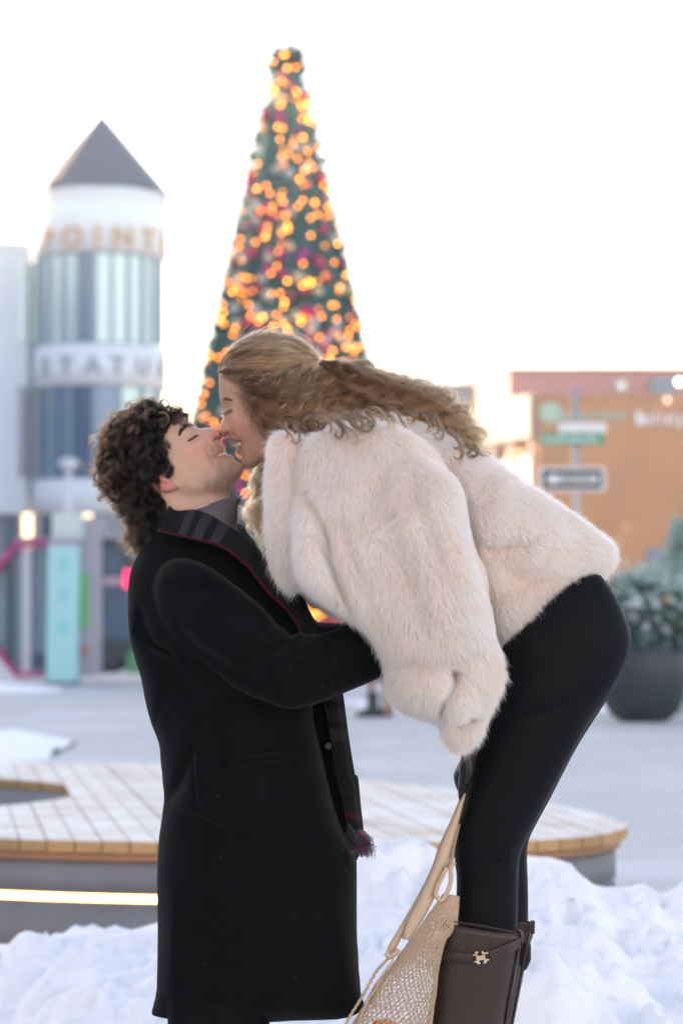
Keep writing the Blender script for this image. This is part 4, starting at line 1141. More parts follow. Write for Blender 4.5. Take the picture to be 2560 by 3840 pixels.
# eyebrows and lashes as fine hairs
def brow(name, path, width, n, length, lean, parent, mat, depthfn, gx, rad=0.00028, curl=0.0):
    L = resample(catmull(path, 8), 60)
    T = np.gradient(L, axis=0); T /= np.linalg.norm(T, axis=1, keepdims=True)
    i = rng.integers(0, 60, n); o = rng.normal(0, width, n) * (0.35 + np.sin(np.pi * np.clip(i / 59, 0.05, 0.9)))
    N = np.stack([-T[:, 1], T[:, 0]], 1)
    root = L[i] + N[i] * o[:, None]
    d = T[i] * math.cos(lean) + N[i] * math.sin(lean) + rng.normal(0, 0.15, (n, 2)); d /= np.linalg.norm(d, axis=1, keepdims=True)
    k = 5; t = np.linspace(0, 1, k)
    ln = length * rng.uniform(0.6, 1.1, n)
    pts2 = root[:, None] + d[:, None] * (ln[:, None] * t)[:, :, None]
    out = []
    for s_ in (-1, 1):
        y = depthfn(pts2[..., 0], pts2[..., 1])
        y = np.minimum(y, 0) if False else y
        Y = Y0 + s_ * (-(y)) * 1.0
        yy = np.where(s_ < 0, Y0 + y, Y0 - y)
        lift = 0.0008 + 0.0015 * np.sin(np.pi * t)[None]
        yy = yy + (lift if s_ > 0 else -lift)
        out.append(np.stack([pts2[..., 0], yy, pts2[..., 1]], -1))
    C = np.concatenate(out)
    r = np.full(k, rad) * (1 - 0.75 * t)
    return tag(hair(name, C, r, mat, parent), kind='stuff')
M_brow_m = hair_mat('brow_dark', (0.02, 0.014, 0.01), (0.03, 0.02, 0.015), 0.4, 0.2, False, 1.3)
brow('eyebrow', f2([(106, 742), (124, 690), (160, 635), (205, 603), (252, 592)]), 1.8 * MM, 380, 6.5 * MM, 0.25, head_o, M_brow_m, man_pc.near, g, 0.0003)
def lashes(name, path, n, ln, dirv, parent, mat, depthfn, out_y):
    L = resample(catmull(path, 8), n)
    k = 6; t = np.linspace(0, 1, k)
    d = np.array(dirv) / np.linalg.norm(dirv)
    C = []
    for s_ in (-1, 1):
        y = depthfn(L[:, 0], L[:, 1])
        base = np.stack([L[:, 0], Y0 + (y - 0.0004 if s_ < 0 else -y + 0.0004), L[:, 1]], -1)
        fan = np.stack([np.interp(np.arange(n), [0, n - 1], [-0.25, 0.25]) + rng.normal(0, 0.08, n), np.zeros(n), rng.normal(0, 0.08, n)], -1)
        D = np.array([d[0], s_ * out_y, d[1]])[None] + fan
        D /= np.linalg.norm(D, axis=1, keepdims=True)
        droop = np.array([0, 0, -1.0])
        C.append(base[:, None] + D[:, None] * (ln * t)[None, :, None] + droop[None, None] * (0.15 * ln * (t ** 2))[None, :, None] * 0)
    C = np.concatenate(C)
    return tag(hair(name, C, 0.00048 * (1 - 0.75 * t), mat, parent), kind='stuff')
lashes('eyelashes', f2([(200, 797), (240, 770), (296, 724)]), 70, 7.0 * MM, (0.55, -0.1), head_o, M_brow_m, man_pc.near, 0.5)

# ------------------------------------------------------------------ the man's clothes
def tri_y(A, ys): return np.array([(x, Y0 + y, z) for (x, z), y in zip(A, ys)])
# trousers and shoes
gt_poly = XZ([(680, 3500), (640, 3840), (650, 4300), (660, 4820), (900, 4820), (960, 4300), (1010, 3840), (1060, 3500)], Y0)
gt = Grid(bounds(gt_poly), 0.008)
tp = [Piece(gt, gt_poly, wmax=0.075, p=0.4, yc=-0.085), Piece(gt, gt_poly, wmax=0.075, p=0.4, yc=0.085)]
solid('trousers', gt, tp, M_trouser, man, 0.01, 3)
M_shoe = pm('black_shoe_leather', (0.012, 0.011, 0.011), 0.4)
for s_ in (-1, 1):
    zb = 0.0
    sh = np.array([(-0.13, 0.01), (-0.13, 0.09), (-0.06, 0.12), (0.02, 0.10), (0.10, 0.065), (0.15, 0.045), (0.155, 0.01)]) + np.array([mX - 0.02, 0])
    gs = Grid(bounds(sh), 0.006)
    solid('shoe', gs, [Piece(gs, sh, wmax=0.045, p=0.35, yc=0.1 * s_)], M_shoe, man, 0.005, 2)

coat_c = XZ([(575, 2005), (545, 2040), (522, 2075), (501, 2117), (486, 2170), (482, 2266), (491, 2374), (514, 2468), (535, 2536), (552, 2637), (572, 2712), (599, 2786), (604, 2840), (612, 2915),
    (617, 2992), (609, 3064), (597, 3156), (592, 3288), (594, 3489), (589, 3700), (574, 3776), (580, 3807), (724, 3822), (861, 3828), (1114, 3816), (1292, 3813), (1365, 3776), (1352, 3718), (1338, 3489), (1337, 3236),
    (1322, 3185), (1286, 3121), (1252, 3018), (1223, 2903), (1200, 2800), (1178, 2700), (1172, 2600), (1190, 2480), (1185, 2390), (1130, 2310), (1060, 2215), (1000, 2140), (920, 2060), (850, 2000), (780, 1965), (700, 1955), (630, 1970)], Y0)
slv = XZ(Z5([(188, 560), (194, 470), (240, 385), (330, 345), (440, 362), (560, 430), (700, 530), (820, 630), (890, 715), (930, 735), (960, 775), (1010, 758), (1080, 768), (1160, 755), (1290, 712), (1420, 690), (1540, 700), (1640, 780), (1650, 900), (1570, 960), (1500, 992),
     (1400, 1040), (1255, 1098), (1130, 1147), (1000, 1179), (920, 1176), (800, 1130), (650, 1060), (540, 980), (440, 900), (345, 835), (268, 750), (215, 650)]), Y0 - 0.2)
gc = Grid(bounds(coat_c, slv), 0.0036)
coat = Piece(gc, coat_c, wmax=0.225, p=0.40)
cf = lambda pts, d=0.2: XZ(pts, Y0 - d)
# soft folds, seams
coat.fold(cf(Z6([(330, 60), (280, 130), (225, 250), (160, 350), (140, 420)])), 0.012, 0.018, 1, 4)
coat.fold(cf(Z5([(75, 700), (120, 790), (200, 850), (300, 880)])), 0.010, 0.018, -1, 4)
coat.fold(cf(Z5([(100, 600), (150, 760), (240, 860), (330, 900)])), 0.012, 0.015, -1, 4)
coat.stroke(cf(Z5([(370, 900), (400, 1050), (440, 1240), (415, 1420), (440, 1680)]), 0.19), 0.003, -0.0045, taper=False)
coat.stroke(cf(Z6([(320, 0), (335, 280), (350, 650), (372, 900), (395, 1200), (415, 1500), (428, 1790)]), 0.19), 0.003, -0.0045, taper=False)
coat.stroke(cf(Z5([(745, 1130), (770, 1280), (800, 1425)]), 0.2), 0.003, -0.004, taper=False)
coat.stroke(cf(Z6([(1240, 900), (1300, 1300), (1310, 1700)]), 0.15), 0.02, 0.012)
coat.stroke(cf(Z6([(1150, 950), (1200, 1300), (1230, 1700)]), 0.17), 0.02, -0.009)
coat.stroke(cf(Z6([(200, 900), (190, 1300), (170, 1700)]), 0.17), 0.018, 0.011)
coat.stroke(cf(Z6([(255, 900), (250, 1300), (250, 1700)]), 0.17), 0.015, -0.009)
coat.stroke(cf(Z6([(700, 900), (640, 1300), (560, 1750)]), 0.2), 0.03, 0.006)
coat.stroke(cf(Z6([(880, 1000), (900, 1300), (930, 1750)]), 0.2), 0.03, 0.005)
coat.stroke(cf(Z5([(300, 1300), (500, 1180), (700, 1120)]), 0.2), 0.02, 0.006)
coat.stroke(cf(Z5([(250, 1500), (350, 1380), (420, 1300)]), 0.2), 0.015, 0.006)
coat.fold(cf(Z5([(480, 1230), (640, 1150), (800, 1160)])), 0.014, 0.010, 1, 4)
coat.stroke(cf(Z5([(310, 240), (297, 300), (297, 345)]), 0.16), 0.002, -0.002, taper=False)
# welt pocket
coat.stroke(cf(Z6([(545, 108), (700, 85), (880, 62), (1070, 60)]), 0.215), 0.0075, -0.006, taper=False)
# near sleeve, sewn into the coat
gsl = gc
yc = -0.215 + 0.16 * np.clip((gsl.U - XZ(Z5([(900, 900)]), Y0)[0][0]) / 0.32, 0, 1.3) ** 1.2 + 0.105 * sstep(0.0, 1.0, (XZ(Z5([(800, 700)]), Y0)[0][0] - gsl.U) / 0.30)
sl = Piece(gsl, slv, wmax=0.078, p=0.45, yc=yc)
sf = lambda pts: XZ(Z5(pts), Y0 - 0.28)
sl.fold(sf([(925, 745), (930, 800), (900, 830), (850, 870), (800, 930)]), 0.009, 0.009, 1, 4)
sl.fold(sf([(1015, 765), (990, 850), (985, 950), (960, 1040)]), 0.011, 0.008, -1, 4)
sl.fold(sf([(960, 780), (940, 830), (880, 860), (830, 850)]), 0.009, 0.007, 1, 4)
sl.fold(sf([(240, 480), (380, 510), (520, 520), (650, 560)]), 0.013, 0.012, 1, 4)
sl.fold(sf([(420, 640), (560, 640), (700, 660), (820, 720)]), 0.013, 0.009, 1, 4)
sl.fold(sf([(1160, 770), (1180, 860), (1160, 950), (1100, 1020)]), 0.013, 0.010, -1, 3)
sl.fold(sf([(300, 720), (420, 830), (560, 920), (700, 1000)]), 0.013, 0.010, 1, 4)
sl.stroke(sf([(700, 700), (820, 820), (900, 960), (980, 1080)]), 0.02, 0.006)
sl.stroke(XZ(Z5([(215, 640), (196, 560), (200, 470), (245, 388), (330, 352), (440, 372)]), Y0 - 0.22), 0.0035, -0.006, taper=False)
coat_o, cV, cQ = solid('coat', gc, [coat, sl], M_coat, man, 0.022, 2)
def on(piece, pts, lift=0.002, dep=0.2):
    q = XZ(pts, Y0 - dep)
    y = piece.near(q[:, 0], q[:, 1])
    return np.stack([q[:, 0], Y0 + y - lift, q[:, 1]], 1)
band('pocket_welt', on(coat, Z6([(536, 88), (620, 76), (760, 55), (900, 42), (1074, 40)]), 0.007, 0.215), on(coat, Z6([(540, 118), (620, 106), (760, 84), (900, 66), (1074, 64)]), 0.007, 0.215), M_coat, coat_o, 30, 4, 0.0, 0.005)
band('pocket_welt', on(coat, Z6([(540, 124), (620, 112), (760, 92), (900, 80), (1074, 74)]), 0.005, 0.215), on(coat, Z6([(545, 133), (620, 126), (760, 108), (900, 94), (1070, 86)]), 0.005, 0.215), M_coat, coat_o, 30, 3, 0.0, 0.004)

# dark front opening: the far front panel of the coat
fp = XZ([(1080, 2300), (1190, 2380), (1260, 2500), (1286, 2600), (1296, 2700), (1308, 2800), (1328, 2950), (1340, 3100), (1338, 3240), (1200, 3260), (1120, 3000), (1080, 2700), (1050, 2400)], Y0)
gf = Grid(bounds(fp), 0.005)
solid('front_panel', gf, [Piece(gf, fp, wmax=0.05, p=0.4, yc=0.05)], M_lining, coat_o, 0.01, 3)
M_btn = pm('button_horn', (0.07, 0.05, 0.03), 0.35)
bp_ = P(1230, 2798, Y0 - 0.03)
bm = bmesh.new(); bmesh.ops.create_cone(bm, cap_ends=True, segments=20, radius1=0.007, radius2=0.006, depth=0.004, matrix=Matrix.Translation(bp_) @ Matrix.Rotation(math.pi / 2, 4, 'X')); obj_bm('button', bm, M_btn, coat_o, False)

fs_poly = XZ(Z5([(480, 420), (700, 430), (900, 480), (1020, 560), (1060, 620), (1100, 690), (1160, 700), (1250, 700), (1400, 640), (1500, 700), (1480, 860), (1300, 920), (1000, 960), (700, 800), (480, 620)]), Y0 + 0.2)
gfs = Grid(bounds(fs_poly), 0.005)
fsl = Piece(gfs, fs_poly, wmax=0.07, p=0.45, yc=0.2)
solid('sleeve', gfs, [fsl], M_coat, coat_o, 0.01, 2)

# turtleneck
tn = XZ([(575, 1925), (600, 1895), (636, 1883), (700, 1874), (800, 1868), (868, 1866), (894, 1864), (901, 1874), (893, 1896), (891, 1934), (894, 1990), (960, 2080), (900, 2130), (600, 2100), (560, 2010)], Y0)
gtn = Grid(bounds(tn), 0.0025)
tnp = Piece(gtn, tn, wmax=0.082, p=0.40)
tnp.stroke(XZ([(640, 1895), (760, 1882), (880, 1878)], Y0 - 0.07), 0.006, 0.004, taper=False)
for i_ in range(46):      # ribs of the knit
    x_ = 600 + i_ * 6.6
    tnp.stroke(XZ([(x_ + 4, 1865), (x_ + 2, 1930), (x_ - 6, 2060)], Y0 - 0.075), 0.0011, 0.0012, taper=False)
solid('turtleneck', gtn, [tnp], M_knit, man, 0.01, 1)

# scarf
def plaid_mat(name, base, grey, crimson, lines):
    m, n, l, b = new_mat(name)
    uv = n.new('ShaderNodeUVMap'); sep = n.new('ShaderNodeSeparateXYZ'); l.new(uv.outputs['UV'], sep.inputs[0])
    prev = None
    def stripe(sock, lo, hi):
        a = n.new('ShaderNodeMath'); a.operation = 'GREATER_THAN'; a.inputs[1].default_value = lo; l.new(sock, a.inputs[0])
        c = n.new('ShaderNodeMath'); c.operation = 'LESS_THAN'; c.inputs[1].default_value = hi; l.new(sock, c.inputs[0])
        d = n.new('ShaderNodeMath'); d.operation = 'MULTIPLY'; l.new(a.outputs[0], d.inputs[0]); l.new(c.outputs[0], d.inputs[1])
        return d.outputs[0]
    nz = n.new('ShaderNodeTexNoise'); nz.inputs['Scale'].default_value = 900
    tc = n.new('ShaderNodeTexCoord'); l.new(tc.outputs['Object'], nz.inputs['Vector'])
    cur = n.new('ShaderNodeRGB'); cur.outputs[0].default_value = (*base, 1); cur = cur.outputs[0]
    for axis, lo, hi, c, f in lines:
        k = stripe(sep.outputs[axis], lo, hi)
        w = n.new('ShaderNodeMath'); w.operation = 'MULTIPLY'; l.new(k, w.inputs[0]); 
        mr = n.new('ShaderNodeMapRange'); mr.inputs['To Min'].default_value = f * 0.5; mr.inputs['To Max'].default_value = f * 1.5; l.new(nz.outputs['Fac'], mr.inputs['Value'])
        l.new(mr.outputs['Result'], w.inputs[1])
        mx = n.new('ShaderNodeMix'); mx.data_type = 'RGBA'; mx.clamp_factor = True; l.new(w.outputs[0], mx.inputs['Factor']); l.new(cur, mx.inputs['A']); mx.inputs['B'].default_value = (*c, 1)
        cur = mx.outputs['Result']
    l.new(cur, b.inputs['Base Color']); b.inputs['Roughness'].default_value = 0.9; b.inputs['Sheen Weight'].default_value = 0.02; b.inputs['Specular IOR Level'].default_value = 0.15
    bp = n.new('ShaderNodeBump'); bp.inputs['Strength'].default_value = 0.4; bp.inputs['Distance'].default_value = 0.002
    l.new(nz.outputs['Fac'], bp.inputs['Height']); l.new(bp.outputs['Normal'], b.inputs['Normal'])
    return m
GR = (0.030, 0.033, 0.040); CR = (0.06, 0.005, 0.014); BK = (0.004, 0.004, 0.005)
M_scarf = plaid_mat('plaid_scarf', BK, GR, CR, [(0, 0.045, 0.062, GR, 0.8), (0, 0.076, 0.096, GR, 0.8), (0, 0.112, 0.132, GR, 0.8), (1, 0.0, 0.03, CR, 0.9), (1, 0.955, 1.1, CR, 0.9)])
M_scarf2 = plaid_mat('plaid_scarf_end', (0.006, 0.005, 0.006), GR, CR, [(0, 0.03, 0.045, GR, 0.35), (0, 0.06, 0.085, GR, 0.35), (0, 0.10, 0.125, GR, 0.4), (0, 0.27, 0.285, CR, 0.45)])
def nearY(pts, ys):
    return np.array([P(x, y, Y0 + d) for (x, y), d in zip(pts, ys)])
up = Z5([(285, 60), (330, 88), (430, 83), (520, 115), (600, 165), (680, 215), (770, 305), (850, 400), (960, 520), (1028, 572), (1062, 655), (1112, 765), (1150, 860)])
lo = Z5([(240, 190), (282, 208), (360, 226), (460, 250), (560, 275), (650, 330), (740, 412), (830, 530), (920, 615), (985, 695), (1010, 752), (1030, 860), (1040, 930)])
yu = [-0.075, -0.085, -0.095, -0.10, -0.10, -0.098, -0.095, -0.09, -0.085, -0.08, -0.08, -0.08, -0.08]
yl = [-0.14, -0.15, -0.165, -0.18, -0.185, -0.19, -0.195, -0.20, -0.195, -0.185, -0.175, -0.16, -0.15]
# lower edge sits just outside the coat
lo3 = []
for (x, y), d in zip(lo, yl):
    q = XZ([(x, y)], Y0 + d)[0]; yy = float(coat.near(q[0:1], q[1:2])[0])
    lo3.append(P(x, y, Y0 + min(d, yy - 0.006)))
scarf_o = band('scarf', nearY(up, yu), lo3, M_scarf, man, 90, 14, 0.012, 0.006)
# the loop behind the neck on the far side
band('scarf_far_side', nearY([(880, 1960), (960, 2010), (1040, 2110), (1130, 2230)], [0.06, 0.10, 0.10, 0.09]), nearY([(880, 2010), (950, 2090), (1010, 2170), (1100, 2300)], [0.0, 0.0, 0.0, 0.0]), M_scarf2, scarf_o, 30, 8, 0.0, 0.006)
band('lapel', on(coat, Z5([(600, 300), (650, 335), (740, 415), (830, 535), (920, 620), (985, 705)]), 0.010, 0.2), on(coat, Z5([(575, 330), (620, 420), (700, 530), (790, 640), (880, 720), (960, 780)]), 0.008, 0.2), M_coat, coat_o, 40, 8, 0.004, 0.004)
lap_a = nearY(Z5([(650, 335), (690, 420), (800, 560), (900, 660)]), [-0.2, -0.205, -0.21, -0.2]); lap_b = nearY(Z5([(640, 330), (660, 420), (760, 560), (900, 720)]), [-0.2, -0.212, -0.222, -0.21])
hang_l = Z5([(1110, 1020), (1150, 1170), (1176, 1290), (1205, 1500), (1242, 1660)]) + Z6([(1290, 300), (1312, 420), (1332, 525)])
hang_r = Z5([(1225, 1020), (1245, 1110), (1257, 1200), (1277, 1350), (1312, 1560)]) + Z6([(1387, 200), (1407, 400), (1424, 545)])
def wav(V, t):
    V[:, :, 1] += 0.008 * np.sin(t * 7 + 1)[None, :] * np.linspace(0.5, 1, len(V))[:, None]
    return V
hang_o = band('hanging_end', nearY(hang_l, np.linspace(-0.06, -0.10, 8)), nearY(hang_r, np.linspace(-0.02, -0.05, 8)), M_scarf2, scarf_o, 90, 10, 0.01, 0.007, wav)
M_fr = hair_mat('fringe_yarn', (1, 1, 1), (1, 1, 1), 0.6, 0.2, True)
nf = 900; k = 9; t = np.linspace(0, 1, k)
fx = rng.random(nf); rowf = rng.random(nf)
A_ = nearY(Z6([(1325, 500), (1425, 540)]), [-0.105, -0.055]); 
root = A_[0] + (A_[1] - A_[0]) * fx[:, None]; 
tw = np.floor(fx * 13) / 13 + 0.04
d = np.stack([rng.normal(0.010, 0.006, nf) + 0.008 * np.sin(tw * 40), rng.normal(0, 0.010, nf), -rng.uniform(0.022, 0.058, nf)], 1)
tws = (tw - fx) * 0.05
C = root[:, None] + d[:, None] * t[None, :, None] + rng.normal(0, 0.0016, (nf, k, 3)) * t[None, :, None]
C[:, :, 0] += tws[:, None] * np.sin(np.pi * t)[None]
cols = np.where((np.abs(fx - 0.30) < 0.10)[:, None] | (np.abs(fx - 0.85) < 0.04)[:, None], np.array([[0.10, 0.006, 0.018]]), np.array([[0.006, 0.006, 0.007]]))
tag(hair('fringe', C, 0.0009 * (1 - 0.5 * t), M_fr, scarf_o, cols), kind='stuff')
# stray lint on the wool
lint = []
for i_ in range(0, 60, 2):
    z_ = rng.random()
    pts = None
    if i_ < 30:
        x, y = rng.uniform(650, 1300), rng.uniform(2850, 3780); pcz = coat; dep = 0.2
    elif i_ < 48:
        x, y = rng.uniform(700, 1330), rng.uniform(2300, 2600); pcz = sl; dep = 0.28
    else:
        x, y = rng.uniform(520, 800), rng.uniform(2080, 2500); pcz = coat; dep = 0.18
    q = XZ([(x, y)], Y0 - dep)[0]; a = rng.uniform(0, 6.28); ln = rng.uniform(0.003, 0.014) * (0.4 if i_ % 3 else 1); cv = rng.uniform(-1.5, 1.5)
    tt = np.linspace(0, 1, 7); ang = a + cv * tt
    px = q[0] + np.cumsum(np.cos(ang)) * ln / 7; pz = q[1] + np.cumsum(np.sin(ang)) * ln / 7
    if pcz.g.sample(pcz.sd, px, pz).min() < 0.01: continue
    lint.append(np.stack([px, Y0 + pcz.near(px, pz) - 0.0012, pz], 1))
M_lint = pm('lint', (0.22, 0.23, 0.24), 0.9)
tag(hair('lint', np.array(lint), 0.00012, M_lint, coat_o), kind='stuff')
# ------------------------------------------------------------------ the woman's head
wf = Z2([(566, 60), (568, 130), (570, 200), (572, 260), (577, 310), (592, 355), (610, 395), (623, 430), (626, 470), (612, 520), (596, 570), (581, 625), (575, 665), (579, 700), (594, 728), (614, 745),
     (650, 757), (690, 756), (706, 764), (703, 785), (699, 805), (712, 822), (748, 834), (772, 846), (784, 868), (790, 884), (783, 905), (781, 928), (793, 948), (822, 962), (843, 985), (848, 1015), (846, 1050),
     (858, 1085), (890, 1108), (940, 1117), (985, 1108), (1018, 1082), (1060, 1050), (1110, 1030)])
wr = [(1030, 1745), (1060, 1800), (1120, 1870), (1250, 1820), (1290, 1690), (1225, 1590), (1180, 1520), (1166, 1440), (1150, 1380), (1110, 1318), (1050, 1278), (985, 1266), (920, 1280), (865, 1316), (838, 1360), (822, 1400)]
wh = XZ(wf + wr, Y0)
g = Grid(bounds(wh), 0.0016)
pc = Piece(g, wh, wmax=0.075, p=0.46)
# brow and eye
pc.stroke(f2([(585, 330), (640, 305), (720, 320)]), 6 * MM, 1.5 * MM)
pc.bump(one(655, 420), 9 * MM, -5.5 * MM, ang=0.2, asp=1.3)
pc.bump(one(668, 418), 7.0 * MM, 4.4 * MM, ang=0.2, asp=1.2)
pc.stroke(f2([(612, 455), (660, 446), (722, 424)]), 1.4 * MM, -1.6 * MM)
pc.stroke(f2([(640, 402), (680, 396), (720, 404)]), 1.3 * MM, -1.3 * MM)
pc.stroke(f2([(650, 485), (690, 480), (725, 450)]), 2.0 * MM, -1.0 * MM)
# nose
pc.stroke(f2([(640, 500), (650, 570), (650, 640)]), 6 * MM, -2.0 * MM)
pc.bump(one(640, 695, 0.02), 6.5 * MM, 3.4 * MM)
pc.stroke(f2([(636, 722), (662, 704), (690, 712)], 0.02), 2.4 * MM, -8 * MM)
# cheek and smile line
pc.bump(one(800, 610), 19 * MM, 7.0 * MM)
pc.bump(one(735, 560), 9 * MM, 2.5 * MM)
pc.stroke(f2([(696, 500), (682, 570), (690, 650), (728, 715), (785, 765), (838, 815), (850, 870)]), 3.2 * MM, -3.6 * MM)
# mouth
mouth = f2([(700, 822), (760, 800), (832, 806), (838, 830), (815, 866), (786, 900), (760, 880)], 0.03)
msd = sdf_poly(mouth, g.U, g.V)
pc.stroke(f2([(704, 790), (760, 782), (826, 802)], 0.03), 3.2 * MM, 2.6 * MM)
pc.stroke(f2([(788, 915), (812, 880), (840, 840)], 0.03), 3.4 * MM, 3.0 * MM)
pc.D -= 4.5 * MM * np.clip(msd / (2 * MM) + 0.5, 0, 1)
teeth = f2([(742, 815), (790, 806), (828, 812), (828, 840), (800, 868), (776, 862), (760, 836)], 0.03)
tsd = sdf_poly(teeth, g.U, g.V)
pc.D += 3.0 * MM * np.clip(tsd / (2 * MM) + 0.5, 0, 1)
pc.bump(one(846, 822, 0.03), 4 * MM, -2.2 * MM)
pc.stroke(f2([(820, 968), (850, 930), (870, 890)], 0.03), 5 * MM, -2.0 * MM)
pc.bump(one(905, 1060, 0.03), 12 * MM, 3.0 * MM)
pc.stroke(f2([(960, 1100), (1080, 960), (1180, 860)]), 12 * MM, 3.0 * MM)
pc.stroke(f2([(1040, 1150), (1140, 1060), (1250, 960)]), 15 * MM, -8 * MM, taper=False)
col = np.ones(g.U.shape + (3,)) * np.array((0.50, 0.295, 0.212))
col = paint(col, 0.55 * gz(one(800, 640), 16 * MM), (0.60, 0.24, 0.18))
col = paint(col, 0.5 * gz(one(600, 680, 0.02), 9 * MM), (0.60, 0.24, 0.18))
col = paint(col, 0.35 * gz(one(680, 400), 8 * MM), (0.46, 0.23, 0.17))
col = paint(col, 0.9 * st(f2([(704, 788), (760, 781), (826, 801)], 0.03), 3.0 * MM), (0.36, 0.10, 0.10))
col = paint(col, 0.9 * st(f2([(788, 915), (812, 880), (840, 840)], 0.03), 3.2 * MM), (0.38, 0.11, 0.11))
col = paint(col, 0.9 * np.clip(msd / MM, 0, 1), (0.07, 0.02, 0.02))
col = paint(col, np.clip(tsd / MM, 0, 1), (0.74, 0.68, 0.58))
col = paint(col, 0.6 * st(f2([(795, 808), (800, 860)], 0.03), 0.8 * MM), (0.3, 0.2, 0.17))
col = paint(col, 0.9 * st(f2([(612, 455), (660, 447), (720, 426)]), 1.4 * MM), (0.03, 0.018, 0.014))
col = paint(col, 0.7 * st(f2([(640, 720), (664, 704), (688, 712)], 0.02), 2.0 * MM), (0.12, 0.035, 0.03))
w_scalp = XZ(Z2([(560, -20), (600, 60), (700, 130), (800, 190), (860, 240), (870, 330), (900, 420), (960, 500), (1030, 600), (1060, 720), (1110, 800), (1300, 900), (2200, 900), (2200, -700), (500, -700)]), Y0 - 0.05)
col = paint(col, np.clip(sdf_poly(w_scalp, g.U, g.V) / (8 * MM) + 0.1, 0, 1), (0.17, 0.10, 0.06))
woman = empty('person', (P(1800, 2263, Y0)[0], Y0, 0.22))
wX = woman.location.x
whead, wV, wQ = solid('body', g, [pc], M_skin_w, woman, 0.003, 2, col)
w_g, w_pc = g, pc
def wp(x, y, d=0.0): return np.array(P(x, y, Y0 + d))
bV, bQ = limb_body([(wp(1180, 1720), wp(1330, 1900), 0.05, 0.09), (wp(1320, 1880), wp(1700, 2150), 0.12, 0.11), (wp(1650, 2100), wp(2060, 2330), 0.11, 0.13),
    (wp(2080, 2400, -0.07), wp(1860, 3100, -0.07), 0.085, 0.05), (wp(1860, 3100, -0.07), wp(1760, 3950, -0.07), 0.05, 0.04),
    (wp(2080, 2400, 0.07), wp(1870, 3100, 0.07), 0.085, 0.05), (wp(1870, 3100, 0.07), wp(1790, 3950, 0.07), 0.05, 0.04),
    (wp(1450, 1850, -0.17), wp(1600, 2350, -0.2), 0.05, 0.045), (wp(1600, 2350, -0.2), wp(1715, 2760, -0.16), 0.045, 0.03)])
extend_body(whead, bV, bQ, (0.56, 0.32, 0.22))
M_brow_w = hair_mat('brow_brown', (0.07, 0.04, 0.025), (0.09, 0.055, 0.035), 0.4, 0.2)
brow('eyebrow', f2([(588, 322), (625, 300), (665, 300), (705, 316)]), 1.1 * MM, 240, 6 * MM, 0.2, whead, M_brow_w, w_pc.near, g, 0.00022)
lashes('eyelashes', f2([(612, 455), (660, 447), (722, 425)]), 110, 9.0 * MM, (-0.55, -0.32), whead, M_brow_m, w_pc.near, 0.45)

# ------------------------------------------------------------------ leggings and boots
def leg_mat():
    m, n, l, b = new_mat('black_leggings')
    b.inputs['Base Color'].default_value = (0.0028, 0.0034, 0.0048, 1); b.inputs['Roughness'].default_value = 0.62; b.inputs['Specular IOR Level'].default_value = 0.11
    b.inputs['Sheen Weight'].default_value = 0.03; b.inputs['Sheen Roughness'].default_value = 0.3
    tc = n.new('ShaderNodeTexCoord'); nz = n.new('ShaderNodeTexNoise'); nz.inputs['Scale'].default_value = 1200; l.new(tc.outputs['Object'], nz.inputs['Vector'])
    bp = n.new('ShaderNodeBump'); bp.inputs['Strength'].default_value = 0.25; bp.inputs['Distance'].default_value = 0.001
    l.new(nz.outputs['Fac'], bp.inputs['Height']); l.new(bp.outputs['Normal'], b.inputs['Normal'])
    return m
M_leg = leg_mat()
leg_n = XZ([(1900, 2380), (2010, 2230), (2130, 2160), (2230, 2150), (2275, 2195), (2312, 2255), (2340, 2320), (2356, 2375), (2353, 2440), (2320, 2530), (2264, 2626), (2206, 2705), (2145, 2815), (2096, 2905), (2047, 2998), (1998, 3090), (1966, 3155), (1947, 3206), (1941, 3271), (1940, 3353), (1937, 3484), (1925, 3640), (1700, 3640),
     (1703, 3451), (1709, 3337), (1708, 3271), (1700, 3190), (1699, 3116), (1712, 3059), (1735, 2978), (1758, 2850), (1775, 2800), (1800, 2741), (1835, 2620), (1855, 2500)], Y0 - 0.06)
leg_f = XZ([(1950, 2380), (2060, 2230), (2180, 2150), (2250, 2150), (2300, 2220), (2335, 2295), (2354, 2375), (2352, 2450), (2326, 2540), (2272, 2632), (2218, 2715), (2162, 2806), (2106, 2912), (2056, 3010), (2008, 3098), (1982, 3157), (1976, 3222), (1979, 3290), (1981, 3353), (1981, 3451), (1975, 3640), (1760, 3640), (1750, 3300), (1760, 3000), (1850, 2600)], Y0 + 0.07)
gl = Grid(bounds(leg_n, leg_f), 0.004)
ln_ = Piece(gl, leg_n, wmax=0.105, p=0.45, yc=-0.075)
lf_ = Piece(gl, leg_f, wmax=0.10, p=0.45, yc=0.085)
# hips are wider than the knees
hipn = np.clip((gl.V - XZ([(0, 2900)], Y0)[0][1]) / 0.3, 0, 1)
lk = lambda pts: XZ(Z7(pts), Y0 - 0.12)
for pts, a_ in (([(720, 560), (790, 590), (820, 600)], .0022), ([(700, 600), (780, 622), (812, 625)], .002), ([(690, 640), (780, 660), (810, 655)], .0022), ([(710, 690), (780, 695), (808, 690)], .0018), ([(730, 725), (790, 735), (808, 728)], .0015)):
    ln_.fold(lk(pts), 0.006, a_ * 1.3, 1, 2.5)
for pts_ in ([(1010, 1075), (1090, 1060), (1180, 1020)], [(1020, 1120), (1110, 1110), (1200, 1080)], [(1060, 1300), (1160, 1280), (1280, 1230)]):
    ln_.fold(XZ(Z4(pts_), Y0 - 0.16), 0.012, 0.0045, 1, 3)
ln_.stroke(lk([(660, 380), (670, 560), (665, 700), (660, 900)]), 0.0015, -0.0012, taper=False)
